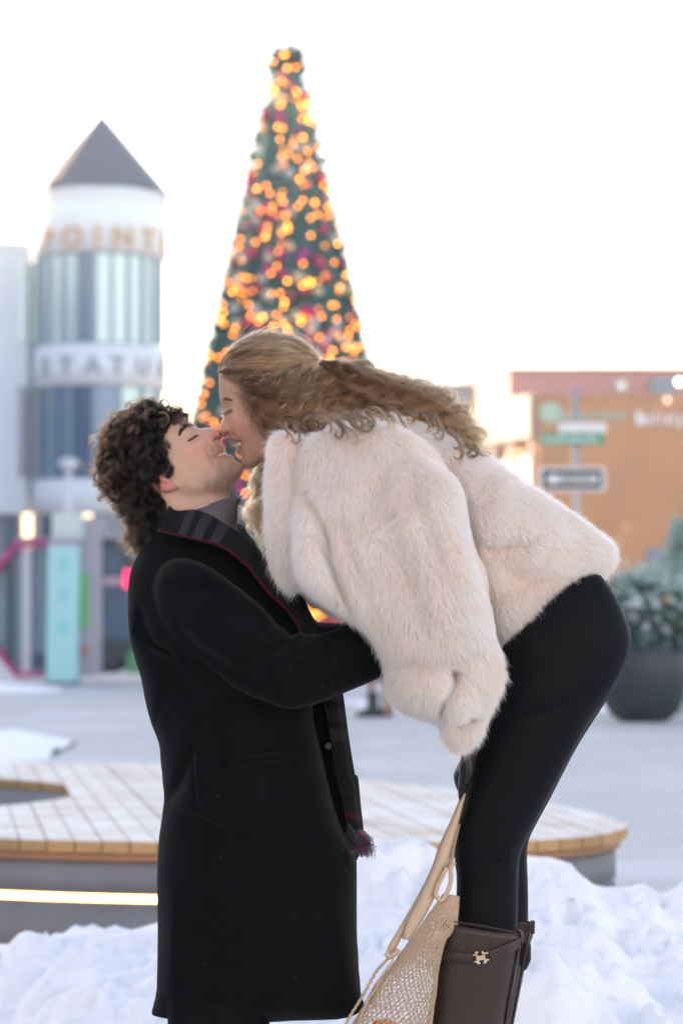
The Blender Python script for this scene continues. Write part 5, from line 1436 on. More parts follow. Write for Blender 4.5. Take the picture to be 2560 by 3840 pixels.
leg_o, lV, lQ = solid('leggings', gl, [ln_, lf_], M_leg, woman, 0.008, 2)

def leather(name, col):
    m, n, l, b = new_mat(name)
    tc = n.new('ShaderNodeTexCoord'); v = n.new('ShaderNodeTexVoronoi'); v.inputs['Scale'].default_value = 700; l.new(tc.outputs['Object'], v.inputs['Vector'])
    nz = n.new('ShaderNodeTexNoise'); nz.inputs['Scale'].default_value = 14; nz.inputs['Detail'].default_value = 6; l.new(tc.outputs['Object'], nz.inputs['Vector'])
    mx = n.new('ShaderNodeMix'); mx.data_type = 'RGBA'; mx.inputs['A'].default_value = (*[c * 0.75 for c in col], 1); mx.inputs['B'].default_value = (*[c * 1.25 for c in col], 1)
    l.new(nz.outputs['Fac'], mx.inputs['Factor']); l.new(mx.outputs['Result'], b.inputs['Base Color'])
    b.inputs['Roughness'].default_value = 0.42; b.inputs['Specular IOR Level'].default_value = 0.45
    bp = n.new('ShaderNodeBump'); bp.inputs['Strength'].default_value = 0.18; bp.inputs['Distance'].default_value = 0.0012
    l.new(v.outputs['Distance'], bp.inputs['Height']); l.new(bp.outputs['Normal'], b.inputs['Normal'])
    return m
M_boot = leather('brown_boot_leather', (0.030, 0.0165, 0.0145))
M_gold = pm('pale_gold', (0.80, 0.62, 0.42), 0.28, metal=1.0)
M_stitch = pm('tan_stitch', (0.16, 0.09, 0.06), 0.8)
M_sole = pm('dark_sole', (0.01, 0.009, 0.009), 0.7)

def boot(name, front, back, yc, rw, parent, ztoe=0.24):
    """open-topped shaft between the front and back lines (photo px, top to bottom), then foot on the snow"""
    n = 26; seg = 40
    Fp = resample(np.array([P(x, y, Y0 + yc) for x, y in front]), n); Bp = resample(np.array([P(x, y, Y0 + yc) for x, y in back]), n)
    V = []
    a = np.linspace(0, 2 * np.pi, seg, endpoint=False)
    for i in range(n):
        c = (Fp[i] + Bp[i]) / 2; h = (Fp[i] - Bp[i]) / 2
        cs = np.cos(a); sn = np.sin(a)
        ex = np.sign(cs) * np.abs(cs) ** 0.9; ey = np.sign(sn) * np.abs(sn) ** 0.9
        ring = c[None] + ex[:, None] * h[None]; ring[:, 1] += rw[0] * ey * (1 - 0.25 * i / n)
        V.append(ring)
    V = np.array(V).reshape(-1, 3)
    F = [(i * seg + j, i * seg + (j + 1) % seg, (i + 1) * seg + (j + 1) % seg, (i + 1) * seg + j) for i in range(n - 1) for j in range(seg)]
    me = mesh_np(name, V, F)
    o = link(name, me, M_boot, parent, True)
    md = o.modifiers.new('thickness', 'SOLIDIFY'); md.thickness = 0.004; md.offset = -1
    return o, V.reshape(n, seg, 3)
near_front = [(1651, 3447), (1643, 3524), (1627, 3639), (1615, 3745), (1598, 3840), (1592, 3960), (1600, 4080)]
near_back = [(1954, 3492), (1955, 3520), (1945, 3565), (1929, 3680), (1892, 3840), (1870, 3960), (1850, 4080)]
b1, B1 = boot('boot', near_front, near_back, -0.09, (0.075,), woman)
far_front = [(1700, 3430), (1695, 3520), (1680, 3640), (1650, 3840), (1640, 3960), (1645, 4080)]
far_back = [(2002, 3463), (2000, 3500), (1978, 3560), (1968, 3620), (1924, 3840), (1905, 3960), (1890, 4080)]
b2, B2 = boot('boot', far_front, far_back, 0.09, (0.072,), woman)
for bo, Bv, yy in ((b1, B1, -0.09), (b2, B2, 0.09)):
    cx_ = Bv[-1][:, 0].mean(); z_ = Bv[-1][:, 2].mean()
    sh = np.array([(0.075, z_ + 0.02), (0.08, z_ - 0.09), (0.03, z_ - 0.10), (-0.05, z_ - 0.10), (-0.15, z_ - 0.10), (-0.165, z_ - 0.075), (-0.13, z_ - 0.045), (-0.07, z_ - 0.01), (-0.06, z_ + 0.02)]) + np.array([cx_, 0])
    gs = Grid(bounds(sh), 0.005)
    solid('foot', gs, [Piece(gs, sh, wmax=0.045, p=0.35, yc=yy)], M_boot, bo, 0.005, 2)
    bm = bmesh.new(); bm_box(bm, cx_ - 0.16, cx_ + 0.08, Y0 + yy - 0.042, Y0 + yy + 0.042, z_ - 0.115, z_ - 0.098, 0.006); obj_bm('sole', bm, M_sole, bo)
FOOT_Z = float(B1[-1][:, 2].mean()) - 0.115
# back seam piping, top trim, straps, buckle
def bsurf(pts, lift=0.0):
    """photo points on the near side of the near boot -> 3-D"""
    out = []
    n, seg, _ = B1.shape
    half = B1[:, seg // 2:, :]                     # a in (pi, 2pi): nearer the camera
    for x, y in pts:
        R = half.reshape(-1, 3)
        # project and pick the nearest surface vertex, then refine by ray at that depth
        yy = R[:, 1]; px = CX + FPX * R[:, 0] / yy; 
        q = np.array([P(x, y, v) for v in (Y0 - 0.16, Y0 - 0.09)])
        zc = R[:, 2] - 0
        d = (R[:, 0] - q[0][0]) ** 2 + (R[:, 2] - q[0][2]) ** 2
        k_ = np.argsort(d)[:4]; w = 1 / (d[k_] + 1e-6); yv = (yy[k_] * w).sum() / w.sum()
        out.append(P(x, y, yv - lift))
    return np.array(out)
Zb = lambda pts: zoom(pts, 1580, 3380, 3.136)
tube('back_piping', bsurf(Zb([(1168, 370), (1165, 440), (1150, 520), (1130, 620), (1100, 760), (1070, 950), (1030, 1150), (985, 1440)]), 0.001), 0.003, M_boot, b1, 6)
tube('back_piping', np.array([P(x, y, Y0 + 0.03) for x, y in Zb([(1255, 380), (1225, 560), (1180, 800), (1130, 1080), (1060, 1440)])]), 0.003, M_boot, b2, 6)
band('top_trim', bsurf(Zb([(232, 212), (400, 232), (700, 275), (950, 325), (1150, 366)]), 0.0015), bsurf(Zb([(230, 226), (400, 246), (700, 289), (950, 339), (1150, 380)]), 0.0015), M_boot, b1, 30, 3, 0, 0.002)
s1 = band('strap', bsurf(Zb([(175, 500), (200, 540), (300, 575), (450, 600), (590, 614)]), 0.006), bsurf(Zb([(165, 640), (190, 660), (300, 695), (450, 720), (590, 728)]), 0.006), M_boot, b1, 40, 8, 0.001, 0.004)
s2 = band('strap', bsurf(Zb([(780, 585), (880, 550), (1020, 492), (1155, 425)]), 0.005), bsurf(Zb([(815, 698), (900, 672), (1030, 610), (1148, 538)]), 0.005), M_boot, b1, 30, 8, 0.001, 0.004)
s3 = band('strap', bsurf(Zb([(590, 640), (690, 630), (800, 612)]), 0.003), bsurf(Zb([(600, 700), (690, 690), (810, 680)]), 0.003), M_boot, b1, 14, 5, 0.0, 0.003)
band('strap', np.array([P(x, y, Y0 + 0.02) for x, y in Zb([(1125, 238), (1200, 232), (1280, 236)])]), np.array([P(x, y, Y0 + 0.02) for x, y in Zb([(1125, 358), (1200, 364), (1270, 370)])]), M_boot, b2, 14, 5, 0.0, 0.004)
band('strap_loop', np.array([P(x, y, Y0 + 0.012) for x, y in Zb([(1285, 222), (1330, 232)])]), np.array([P(x, y, Y0 + 0.012) for x, y in Zb([(1278, 380), (1326, 380)])]), M_boot, b2, 8, 5, 0.0, 0.006)
band('strap_loop', bsurf(Zb([(1125, 340), (1150, 360), (1160, 420)]), 0.006), bsurf(Zb([(1160, 335), (1183, 380), (1160, 515)]), 0.006), M_boot, b1, 10, 5, 0.0, 0.005)
def stitches(line, parent, n):
    L = resample(bsurf(Zb(line), 0.0085), n * 2)
    C = np.stack([L[0::2], L[1::2]], 1)
    tag(hair('stitching', C, 0.0004, M_stitch, parent), kind='stuff')
stitches([(190, 552), (300, 588), (450, 612), (585, 626)], s1, 40); stitches([(185, 650), (300, 682), (450, 708), (585, 716)], s1, 40)
stitches([(795, 592), (880, 562), (1020, 504), (1145, 442)], s2, 34); stitches([(822, 686), (900, 660), (1030, 598), (1140, 532)], s2, 34)
stitches([(240, 240), (400, 258), (700, 301), (950, 350), (1150, 392)], b1, 90)
# buckle: waisted plate with four curled horns and two bars
bm = bmesh.new()
outl = [(640, 628), (668, 640), (690, 642), (712, 630), (738, 618), (745, 640), (752, 665), (750, 690), (735, 694), (710, 690), (690, 694), (672, 706), (655, 716), (646, 690), (640, 660)]
pl = bsurf(Zb(outl), 0.009); cen = pl.mean(0)
fv = [bm.verts.new(v) for v in pl]; bv = [bm.verts.new(v + np.array([0, 0.0025, 0])) for v in pl]
bm.faces.new(fv); bm.faces.new(bv[::-1])
for i in range(len(fv)): bm.faces.new((fv[i], fv[(i + 1) % len(fv)], bv[(i + 1) % len(fv)], bv[i]))
bk = obj_bm('buckle', bm, M_gold, b1)
for pts in ([(645, 630), (636, 615), (645, 600), (658, 606)], [(738, 620), (722, 612), (712, 598), (724, 594)], [(652, 712), (662, 728), (676, 728), (680, 716)], [(750, 692), (750, 710), (738, 722), (728, 712)]):
    tube('horn', bsurf(Zb(pts), 0.009), 0.0028, M_gold, bk, 8)
for pts in ([(596, 636), (645, 628)], [(610, 714), (652, 706)], [(738, 612), (780, 604)], [(748, 690), (794, 686)]):
    tube('bar', bsurf(Zb(pts), 0.009), 0.0017, M_gold, bk, 8)

# gloved hand holding the bag straps
M_glove = leather('black_glove_leather', (0.010, 0.009, 0.010))
Zg = lambda pts: zoom(pts, 1560, 2560, 3.92)
gl_c = XZ(Zg([(690, 900), (660, 1060), (635, 1180), (622, 1340), (605, 1480), (608, 1620), (630, 1738), (665, 1690), (715, 1600), (745, 1450), (770, 1280), (820, 1050), (860, 900)]), Y0 - 0.14)
gg = Grid(bounds(gl_c), 0.002)
gp = Piece(gg, gl_c, wmax=0.030, p=0.4, yc=-0.145)
gp.stroke(XZ(Zg([(700, 1120), (670, 1280), (655, 1450), (660, 1600)]), Y0 - 0.16), 0.0015, -0.004, taper=False)
gp.stroke(XZ(Zg([(640, 1350), (625, 1480), (655, 1610)]), Y0 - 0.16), 0.0015, -0.003, taper=False)
hand_o, _, _ = solid('gloved_hand', gg, [gp], M_glove, woman, 0.004, 2)
# fingers curled round the straps, thumb along the side
for i_, (dx, L_) in enumerate(((-0.052, 1.0), (-0.032, 1.08), (-0.012, 1.02), (0.008, 0.85))):
    kx = P(1725, 2905, Y0)
    y_ = Y0 - 0.035 + (i_ - 1.5) * 0.021
    pts = [(kx[0] + 0.012, y_, kx[2] + 0.03), (kx[0] - 0.004, y_, kx[2] - 0.002), (kx[0] + 0.004, y_, kx[2] - 0.030 * L_), (kx[0] + 0.018, y_, kx[2] - 0.034 * L_), (kx[0] + 0.022, y_, kx[2] - 0.014)]
    tube('finger', catmull(pts, 6), np.linspace(0.0105, 0.0085, 25), M_glove, hand_o, 10)
kx = P(1730, 2860, Y0)
tube('thumb', catmull([(kx[0], Y0 - 0.17, kx[2] + 0.03), (kx[0] + 0.004, Y0 - 0.178, kx[2]), (kx[0] - 0.002, Y0 - 0.165, kx[2] - 0.028)], 6), np.linspace(0.012, 0.009, 13), M_glove, hand_o, 10)

# ------------------------------------------------------------------ the fur jacket
jb = XZ([(1030, 1660), (1080, 1620), (1180, 1590), (1300, 1570), (1440, 1562), (1560, 1595), (1690, 1652), (1800, 1712), (1960, 1824), (2100, 1912), (2220, 1995), (2282, 2045), (2297, 2085), (2284, 2125), (2240, 2175), (2150, 2245), (2060, 2322), (1960, 2402), (1890, 2458),
      (1850, 2470), (1700, 2420), (1500, 2350), (1360, 2315), (1240, 2280), (1130, 2220), (1060, 2110), (1030, 1980), (1015, 1850), (1012, 1740)], Y0)
js = XZ([(1180, 1640), (1330, 1600), (1470, 1610), (1600, 1680), (1690, 1760), (1740, 1830), (1758, 1930), (1778, 2030), (1815, 2140), (1838, 2250), (1850, 2360), (1862, 2450), (1878, 2530), (1866, 2590), (1835, 2640), (1812, 2700), (1795, 2750), (1765, 2790), (1725, 2806), (1695, 2800),
      (1670, 2760), (1652, 2705), (1620, 2690), (1560, 2676), (1490, 2635), (1458, 2590), (1458, 2540), (1450, 2480), (1425, 2425), (1385, 2362), (1323, 2312), (1255, 2266), (1190, 2222), (1140, 2170), (1120, 2080), (1110, 1960), (1108, 1850), (1120, 1730)], Y0 - 0.2)
jc = XZ(Z4([(70, 165), (55, 300), (52, 450), (62, 600), (92, 715), (140, 768), (200, 740), (232, 650), (238, 560), (215, 430), (180, 320), (176, 230), (190, 165), (130, 140)]), Y0 - 0.2)
gj = Grid(bounds(jb, js, jc, pad=0.03), 0.0045)
B = Piece(gj, jb, wmax=0.20, p=0.42)
S_ = Piece(gj, js, wmax=0.11, p=0.42, yc=-0.205)
Cc = Piece(gj, jc, wmax=0.055, p=0.45, yc=-0.20)
jf = lambda pts, d=0.25: XZ(Z4(pts), Y0 - d)
# folds of the sleeve, back and front
for pc_ in (B, S_):
    pc_.fold(jf([(640, 190), (760, 272), (828, 335), (858, 450), (872, 540), (895, 650), (930, 765), (968, 880), (988, 1010)]), 0.014, 0.046, -1, 4)
B.fold(jf([(850, 545), (930, 580), (1010, 592), (1100, 575), (1180, 545)]), 0.014, 0.017, 1, 5)
B.stroke(jf([(880, 420), (1000, 480), (1150, 470)]), 0.05, 0.006)
B.fold(jf([(940, 830), (965, 900), (975, 980)]), 0.012, 0.016, 1, 4)
B.stroke(jf([(1050, 690), (1000, 800), (990, 960)]), 0.03, -0.012)
S_.fold(jf([(200, 370), (270, 500), (300, 620), (345, 760), (420, 880)]), 0.012, 0.034, -1, 4)
S_.fold(jf([(230, 560), (262, 640), (300, 720), (350, 800)]), 0.010, 0.026, -1, 4)
S_.stroke(jf([(440, 330), (470, 520), (560, 760), (640, 1000)]), 0.05, -0.014)
S_.stroke(jf([(700, 300), (760, 600), (850, 900), (900, 1100)]), 0.05, 0.012)
S_.stroke(jf([(300, 330), (360, 560), (430, 760), (520, 960)]), 0.04, 0.012)
for pts_, a_ in (([(330, 420), (380, 600), (450, 780), (540, 950)], 0.016), ([(520, 300), (560, 520), (640, 760), (720, 1000)], 0.014), ([(620, 260), (690, 480), (770, 720), (850, 960)], 0.012)):
    S_.fold(jf(pts_), 0.022, a_, -1, 4)
B.fold(jf([(1180, 420), (1280, 480), (1380, 560)]), 0.02, 0.010, 1, 4)
B.fold(jf([(1000, 650), (1120, 720), (1250, 740)]), 0.02, 0.010, 1, 4)
# the scrunched cuff
S_.fold(jf([(800, 1080), (805, 1140), (800, 1180), (760, 1235), (738, 1290)]), 0.010, 0.028, -1, 4)
S_.bump(jf([(800, 1120)])[0], 0.016, -0.026)
S_.fold(jf([(800, 1320), (850, 1310), (915, 1285)]), 0.009, 0.026, 1, 3)
S_.fold(jf([(560, 1140), (620, 1230), (720, 1290)]), 0.014, 0.006, 1, 4)
Cc.bump(jf([(190, 640)])[0], 0.02, -0.01)
nz_ = blur(rng.normal(0, 1, gj.U.shape), 26); nz_ /= np.abs(nz_).max()
B.D += 0.006 * nz_; S_.D += 0.006 * nz_
M_hide = pm('fur_backing', (0.74, 0.62, 0.54), 0.95, var=0.2, scale=20)
jack, jV, jQ = solid('fur_jacket', gj, [B, S_, Cc], M_hide, woman, 0.022, 2)

# fur strands
def fur_mat(name, root, tip):
    m = bpy.data.materials.new(name); m.use_nodes = True
    n = m.node_tree.nodes; l = m.node_tree.links; b = n['Principled BSDF']
    hi = n.new('ShaderNodeHairInfo'); pw = n.new('ShaderNodeMath'); pw.operation = 'POWER'; pw.inputs[1].default_value = 0.55; l.new(hi.outputs['Intercept'], pw.inputs[0])
    mx = n.new('ShaderNodeMix'); mx.data_type = 'RGBA'; mx.inputs['A'].default_value = (*root, 1); mx.inputs['B'].default_value = (*tip, 1); l.new(pw.outputs[0], mx.inputs['Factor'])
    at = n.new('ShaderNodeAttribute'); at.attribute_name = 'Col'
    m2 = n.new('ShaderNodeMix'); m2.data_type = 'RGBA'; m2.blend_type = 'MULTIPLY'; m2.inputs['Factor'].default_value = 1; l.new(mx.outputs['Result'], m2.inputs['A']); l.new(at.outputs['Color'], m2.inputs['B'])
    h = n.new('ShaderNodeBsdfHairPrincipled'); h.model = 'CHIANG'; h.parametrization = 'COLOR'; h.inputs['Roughness'].default_value = 0.5; h.inputs['Radial Roughness'].default_value = 0.6
    l.new(m2.outputs['Result'], h.inputs['Color']); l.new(m2.outputs['Result'], b.inputs['Base Color']); b.inputs['Roughness'].default_value = 0.7; b.inputs['Specular IOR Level'].default_value = 0.2
    ms = n.new('ShaderNodeMixShader'); ms.inputs[0].default_value = 0.35; l.new(b.outputs[0], ms.inputs[1]); l.new(h.outputs[0], ms.inputs[2]); l.new(ms.outputs[0], n['Material Output'].inputs['Surface'])
    return m
def sample_mesh(V, Q, n, wfn=None):
    A = V[Q]; nr = np.cross(A[:, 2] - A[:, 0], A[:, 3] - A[:, 1]); ar = np.linalg.norm(nr, axis=1) * 0.5
    nr /= (2 * ar[:, None] + 1e-12)
    if wfn is not None: ar = ar * wfn(A.mean(1), nr)
    cdf = np.cumsum(ar); f = np.searchsorted(cdf, rng.random(n) * cdf[-1])
    a, b = rng.random((2, n, 1))
    q = A[f]
    p = (q[:, 0] * (1 - a) + q[:, 1] * a) * (1 - b) + (q[:, 3] * (1 - a) + q[:, 2] * a) * b
    # smooth normals
    vn = np.zeros_like(V)
    for k_ in range(4):
        for c_ in range(3): vn[:, c_] += np.bincount(Q[:, k_], weights=nr[:, c_] * 1.0 if False else (np.cross(A[:, 2] - A[:, 0], A[:, 3] - A[:, 1]))[:, c_], minlength=len(V))
    vn /= np.linalg.norm(vn, axis=1, keepdims=True) + 1e-12
    m = vn[Q[f]].mean(1); m /= np.linalg.norm(m, axis=1, keepdims=True) + 1e-12
    return p, m
def fur(V, Q, n):
    # outward test with the mesh's own winding
    p, m = sample_mesh(V, Q, n, lambda c, nr: np.where(c[:, 1] < Y0 + 0.03, 1.0, 0.22))
    if (m[:, 1] * (p[:, 1] - Y0)).mean() < 0: m = -m
    xs = CX + FPX * p[:, 0] / p[:, 1]; zs = p[:, 2]
    sxn = np.clip((xs - 1500) / 700, 0, 1)
    comb = np.stack([0.05 + 0.75 * sxn, np.zeros(n), -1.0 + 0.45 * sxn], 1)
    left = np.clip((1190 - xs) / 150, 0, 1)[:, None]
    comb = comb * (1 - left) + np.array([-0.45, -0.2, -0.8]) * left
    nzf = gj.sample(nz_, p[:, 0], p[:, 2]); n2 = gj.sample(np.roll(nz_, 37, 0), p[:, 0], p[:, 2])
    comb = comb + np.stack([0.5 * nzf, np.zeros(n), 0.35 * n2], 1)
    comb -= m * (comb * m).sum(1, keepdims=True)
    comb /= np.linalg.norm(comb, axis=1, keepdims=True) + 1e-9
    clump = rng.normal(0, 1, (4000, 3)); 
    ci = (np.floor(p[:, 0] / 0.006).astype(int) * 7919 + np.floor(p[:, 2] / 0.006).astype(int) * 104729) % 4000
    d0 = 0.62 * m + 0.62 * comb + 0.16 * rng.normal(0, 1, (n, 3)) + 0.10 * clump[ci]
    d0 /= np.linalg.norm(d0, axis=1, keepdims=True)
    dn = np.minimum(gj.sample(S_.D, p[:, 0], p[:, 2]), gj.sample(B.D, p[:, 0], p[:, 2]))
    ln = 0.0172 * rng.uniform(0.65, 1.15, n) * np.clip(1.0 + dn / 0.025, 0.45, 1.05)
    lg = rng.random(n) < 0.10; ln[lg] *= 1.55
    k = 5; t = np.linspace(0, 1, k)
    bend = 0.75 * comb - 0.25 * m + np.array([0, 0, -0.25])
    C = p[:, None] + ln[:, None, None] * (d0[:, None] * t[None, :, None] + 0.35 * bend[:, None] * (t ** 2)[None, :, None])
    return C, t, lg
M_fur = fur_mat('cream_fur', (0.74, 0.64, 0.57), (0.99, 0.985, 0.98))
C, t, lg = fur(jV, jQ, NFUR)
tanp = np.clip(0.5 + 1.6 * gj.sample(np.roll(nz_, 61, 1), C[:, 0, 0], C[:, 0, 2]), 0, 1) * rng.random(len(C))
fcol = 1.0 - tanp[:, None] * np.array([0.03, 0.11, 0.17])
fur_o = hair('fur', C, 0.00027 * (1.0 - 0.8 * t ** 1.5), M_fur, jack, fcol); tag(fur_o, kind='stuff')
# ================================================================== hair
def frames(Cl):
    T = np.gradient(Cl, axis=1); T /= np.linalg.norm(T, axis=2, keepdims=True) + 1e-9
    ref = np.array([0.13, -0.97, 0.2])
    N = np.cross(T, ref); N /= np.linalg.norm(N, axis=2, keepdims=True) + 1e-9
    return T, N, np.cross(T, N)

# ---- his dark curls
def man_curls(maxn=600, apart=0.0088, Slo=60, Shi=115, lift0=0.017, R0=0.006, R1=0.0125, T0=0.7, T1=1.5, wd0=0.0068, clear=0.004):
    p, m = sample_mesh(mV, mQ, 60000)
    if (m[:, 1] * (p[:, 1] - Y0)).mean() < 0: m = -m
    sc_ = man_g.sample(scsd, p[:, 0], p[:, 2]); er = man_g.sample(esd, p[:, 0], p[:, 2])
    ok = (sc_ > 0.001) & (er < 0.0) & ((p[:, 1] < Y0 + 0.045) | (rng.random(len(p)) < 0.35))
    ok &= (CX + FPX * p[:, 0] / p[:, 1] < 590) | (sc_ > clear)
    p, m, sc_ = p[ok], m[ok], sc_[ok]
    sel = []
    for i in range(len(p)):           # keep the roots apart
        if len(sel) >= maxn: break
        if all(((p[i] - p[j]) ** 2).sum() > apart ** 2 for j in sel): sel.append(i)
    p, m, sc_ = p[sel], m[sel], sc_[sel]; n = len(p)
    sx = CX + FPX * p[:, 0] / p[:, 1]; sz = p[:, 2]
    zt = P(0, 1640, Y0)[2]; zn = P(0, 1880, Y0)[2]
    front = np.clip((sx - 610) / 70, 0, 1) * np.clip((sz - P(0, 1680, Y0)[2]) / 0.04, 0, 1)
    nape = np.clip((zn + 0.03 - sz) / 0.06, 0, 1)
    flow = np.stack([-0.35 + 1.30 * front, np.zeros(n), -0.55 + 0.62 * front], 1)
    flow = flow * (1 - nape[:, None]) + np.array([-0.25, -0.1, -1.0]) * nape[:, None]
    flow += rng.normal(0, 0.28, (n, 3))
    flow -= m * (flow * m).sum(1, keepdims=True) * 0.8
    flow /= np.linalg.norm(flow, axis=1, keepdims=True)
    K = 30; t = np.linspace(0, 1, K)
    edge = np.clip(sc_ / 0.02, 0.35, 1)
    lift = (lift0 * edge) * rng.uniform(0.7, 1.25, n) * (1 - 0.35 * front)
    axl = rng.uniform(0.028, 0.046, n) * (0.75 + 0.25 * edge) + 0.012 * nape
    ax = p[:, None] + m[:, None] * (lift[:, None] * np.sin(np.minimum(t * 1.9, np.pi / 2 + 0.2 * t))[None])[:, :, None] + flow[:, None] * (axl[:, None] * (t ** 1.35)[None])[:, :, None]
    ax[:, :, 2] -= 0.008 * (t ** 2)[None]
    T, N, B_ = frames(ax)
    turns = rng.uniform(T0, T1, n); ph = rng.uniform(0, 6.28, n); hand = rng.choice([-1, 1], n); R = rng.uniform(R0, R1, n) * (1 - 0.3 * front)
    grow = np.clip((t - 0.08) / 0.35, 0, 1) ** 0.8
    S = rng.integers(Slo, Shi, n); idx = np.repeat(np.arange(n), S); M = len(idx)
    phj = ph[idx] + rng.normal(0, 0.34, M); Rj = R[idx] * rng.normal(1, 0.18, M)
    ang = phj[:, None] + (hand * turns * 2 * np.pi)[idx][:, None] * (t[None] * rng.normal(1, 0.03, M)[:, None])
    off = rng.normal(0, 1, (M, 3)); off /= np.linalg.norm(off, axis=1, keepdims=True); off *= (rng.random(M) ** 0.5)[:, None]
    wdt = wd0 * (1 - 0.6 * t)
    C = ax[idx] + (Rj[:, None] * grow[None] * np.cos(ang))[:, :, None] * N[idx] + (Rj[:, None] * grow[None] * np.sin(ang))[:, :, None] * B_[idx] + off[:, None] * wdt[None, :, None]
    C += (0.0009 * t)[None, :, None] * rng.normal(0, 1, (M, K, 3)).cumsum(1) * 0.25
    # trim a few strands short for uneven tips, some fly away
    fly = rng.random(M) < 0.03
    C[fly] += (m[idx][fly])[:, None] * (0.018 * t ** 2)[None, :, None] + rng.normal(0, 0.010, (fly.sum(), 1, 3)) * (t ** 1.5)[None, :, None]
    lk = np.clip(rng.normal(1.0, 0.35, n), 0.45, 2.0)
    return C, t, np.stack([lk, lk * 0.98, lk * 0.95], 1)[idx]
M_hair_m = hair_mat('dark_brown_hair', (0.0045, 0.0026, 0.0018), (0.017, 0.0088, 0.0050), 0.22, 0.4, True, 1.36)
C, t, K1 = man_curls()
C2, t, K2 = man_curls(170, 0.012, 22, 44, 0.027, 0.007, 0.0135, 1.0, 1.9, 0.0020, 0.022)
C3, t, K3 = man_curls(90, 0.014, 5, 12, 0.034, 0.010, 0.018, 0.8, 1.6, 0.0030, 0.024)
tag(hair('hair', np.concatenate([C, C2, C3]), 0.00015 * (1 - 0.5 * t), M_hair_m, man, np.concatenate([K1 * 0.85, K2 * 2.3, K3 * 1.8])), kind='stuff')

# ---- her long waves
Zh = lambda pts: zoom(pts, 800, 1200, 1.5077)
Z1 = lambda pts: zoom(pts, 340, 1220, 1.96)
surf_pieces = [w_pc, B, S_, Cc]
def surf_y(x, z):
    y = np.zeros(np.shape(x)) + 0.0
    for q in surf_pieces:
        h = q.g.sample(q.H, x, z); inside = (x > q.g.x0) & (x < q.g.x0 + q.g.res * (q.g.nx - 1)) & (z > q.g.z0) & (z < q.g.z0 + q.g.res * (q.g.nz - 1)) & (h > 0)
        y = np.where(inside, np.minimum(y, q.near(x, z)), y)
    return y
def guides(rows, lift, conv=Zh, depth=None, K=34):
    out = []
    for ri, r in enumerate(rows):
        q = np.array([(lambda v: (v[0], v[2]))(P(x, y, Y0 - 0.06)) for x, y in conv(r)])
        q = resample(catmull(q, 8), K)
        if depth is None:
            y = surf_y(q[:, 0], q[:, 1]) - lift
            for _ in range(4): y = np.convolve(np.pad(y, 2, mode='edge'), np.ones(5) / 5, 'valid')
        else: y = np.full(K, depth[ri])
        out.append(np.stack([q[:, 0], Y0 + y, q[:, 1]], 1))
    return np.array(out)
def tresses(G, n, locks, spread, amp, wl, curl=0.0, thick=0.012, frizz=0.0006, fly=0.03, jit=0.06, start=0.0, cl=0.0022):
    m, K, _ = G.shape; t = np.linspace(0, 1, K)
    lt = (rng.random(locks)) * (m - 1); li = rng.integers(0, locks, n)
    gt = np.clip(lt[li] + rng.normal(0, jit, n), 0, m - 1.001); a = gt.astype(int); f = (gt - a)[:, None, None]
    C = G[a] * (1 - f) + G[a + 1] * f
    lend = rng.uniform(0.62, 1.0, locks)              # locks end at different places
    lbeg = rng.uniform(0.0, start, locks)
    tt = lbeg[li][:, None] + (lend[li][:, None] * rng.uniform(0.94, 1.0, n)[:, None] - lbeg[li][:, None]) * t[None]
    ii = np.clip(tt * (K - 1), 0, K - 1.001); i0 = ii.astype(int); ff = (ii - i0)[..., None]
    r = np.arange(n)[:, None]
    C = C[r, i0] * (1 - ff) + C[r, i0 + 1] * ff
    T, N, B_ = frames(C)
    L = np.linalg.norm(np.diff(C, axis=1), axis=2).sum(1)
    ph = rng.uniform(0, 6.28, locks)[li] + rng.normal(0, 0.16, n); wlj = (wl * rng.uniform(0.8, 1.25, locks))[li]
    ang = ph[:, None] + 2 * np.pi * (L[:, None] * t[None]) / wlj[:, None]
    am = (amp * rng.uniform(0.4, 1.5, locks))[li][:, None] * rng.uniform(0.7, 1.3, n)[:, None] * np.clip(t / 0.2, 0, 1)[None] * (1 + curl * t[None] ** 2)
    lo_ = rng.normal(0, 1, (locks, 3)) * np.array([spread, thick, spread]); off = lo_[li] + rng.normal(0, cl, (n, 3)) * (1.0 if cl < 0.003 else 1.0)
    C = C + (am * np.sin(ang))[:, :, None] * N + (0.75 * am * np.cos(ang))[:, :, None] * B_ + off[:, None] * np.clip(t / 0.12, 0.25, 1)[None, :, None]
    C = C + frizz * rng.normal(0, 1, C.shape).cumsum(1) * 0.35
    fl = rng.random(n) < fly
    C[fl] += (rng.normal(0, 0.013, (fl.sum(), 1, 3)) + np.array([0, 0, 0.009])) * np.sin(t * np.pi * 0.6)[None, :, None] + 0.004 * rng.uniform(0, 1, (fl.sum(), 1, 1)) * np.sin(t * 25)[None, :, None] * rng.normal(0, 1, (fl.sum(), 1, 3))
    lc = np.clip(rng.normal(0.95, 0.48, locks), 0.28, 2.1); warm = rng.normal(0, 0.06, locks)
    global TCOL
    TCOL = np.stack([lc * (1 + warm), lc, lc * (1 - warm)], 1)[li]
    return C, t, li
A_rows = [[(28, 290), (110, 282), (220, 285), (330, 288), (430, 258), (520, 228), (600, 230)], [(33, 245), (120, 218), (240, 206), (360, 206), (470, 206), (600, 226)], [(55, 195), (150, 152), (260, 140), (380, 145), (490, 175), (602, 222)],
          [(105, 145), (200, 108), (300, 96), (410, 106), (510, 150), (604, 218)], [(180, 108), (280, 80), (370, 76), (450, 94), (530, 140), (606, 216)]]
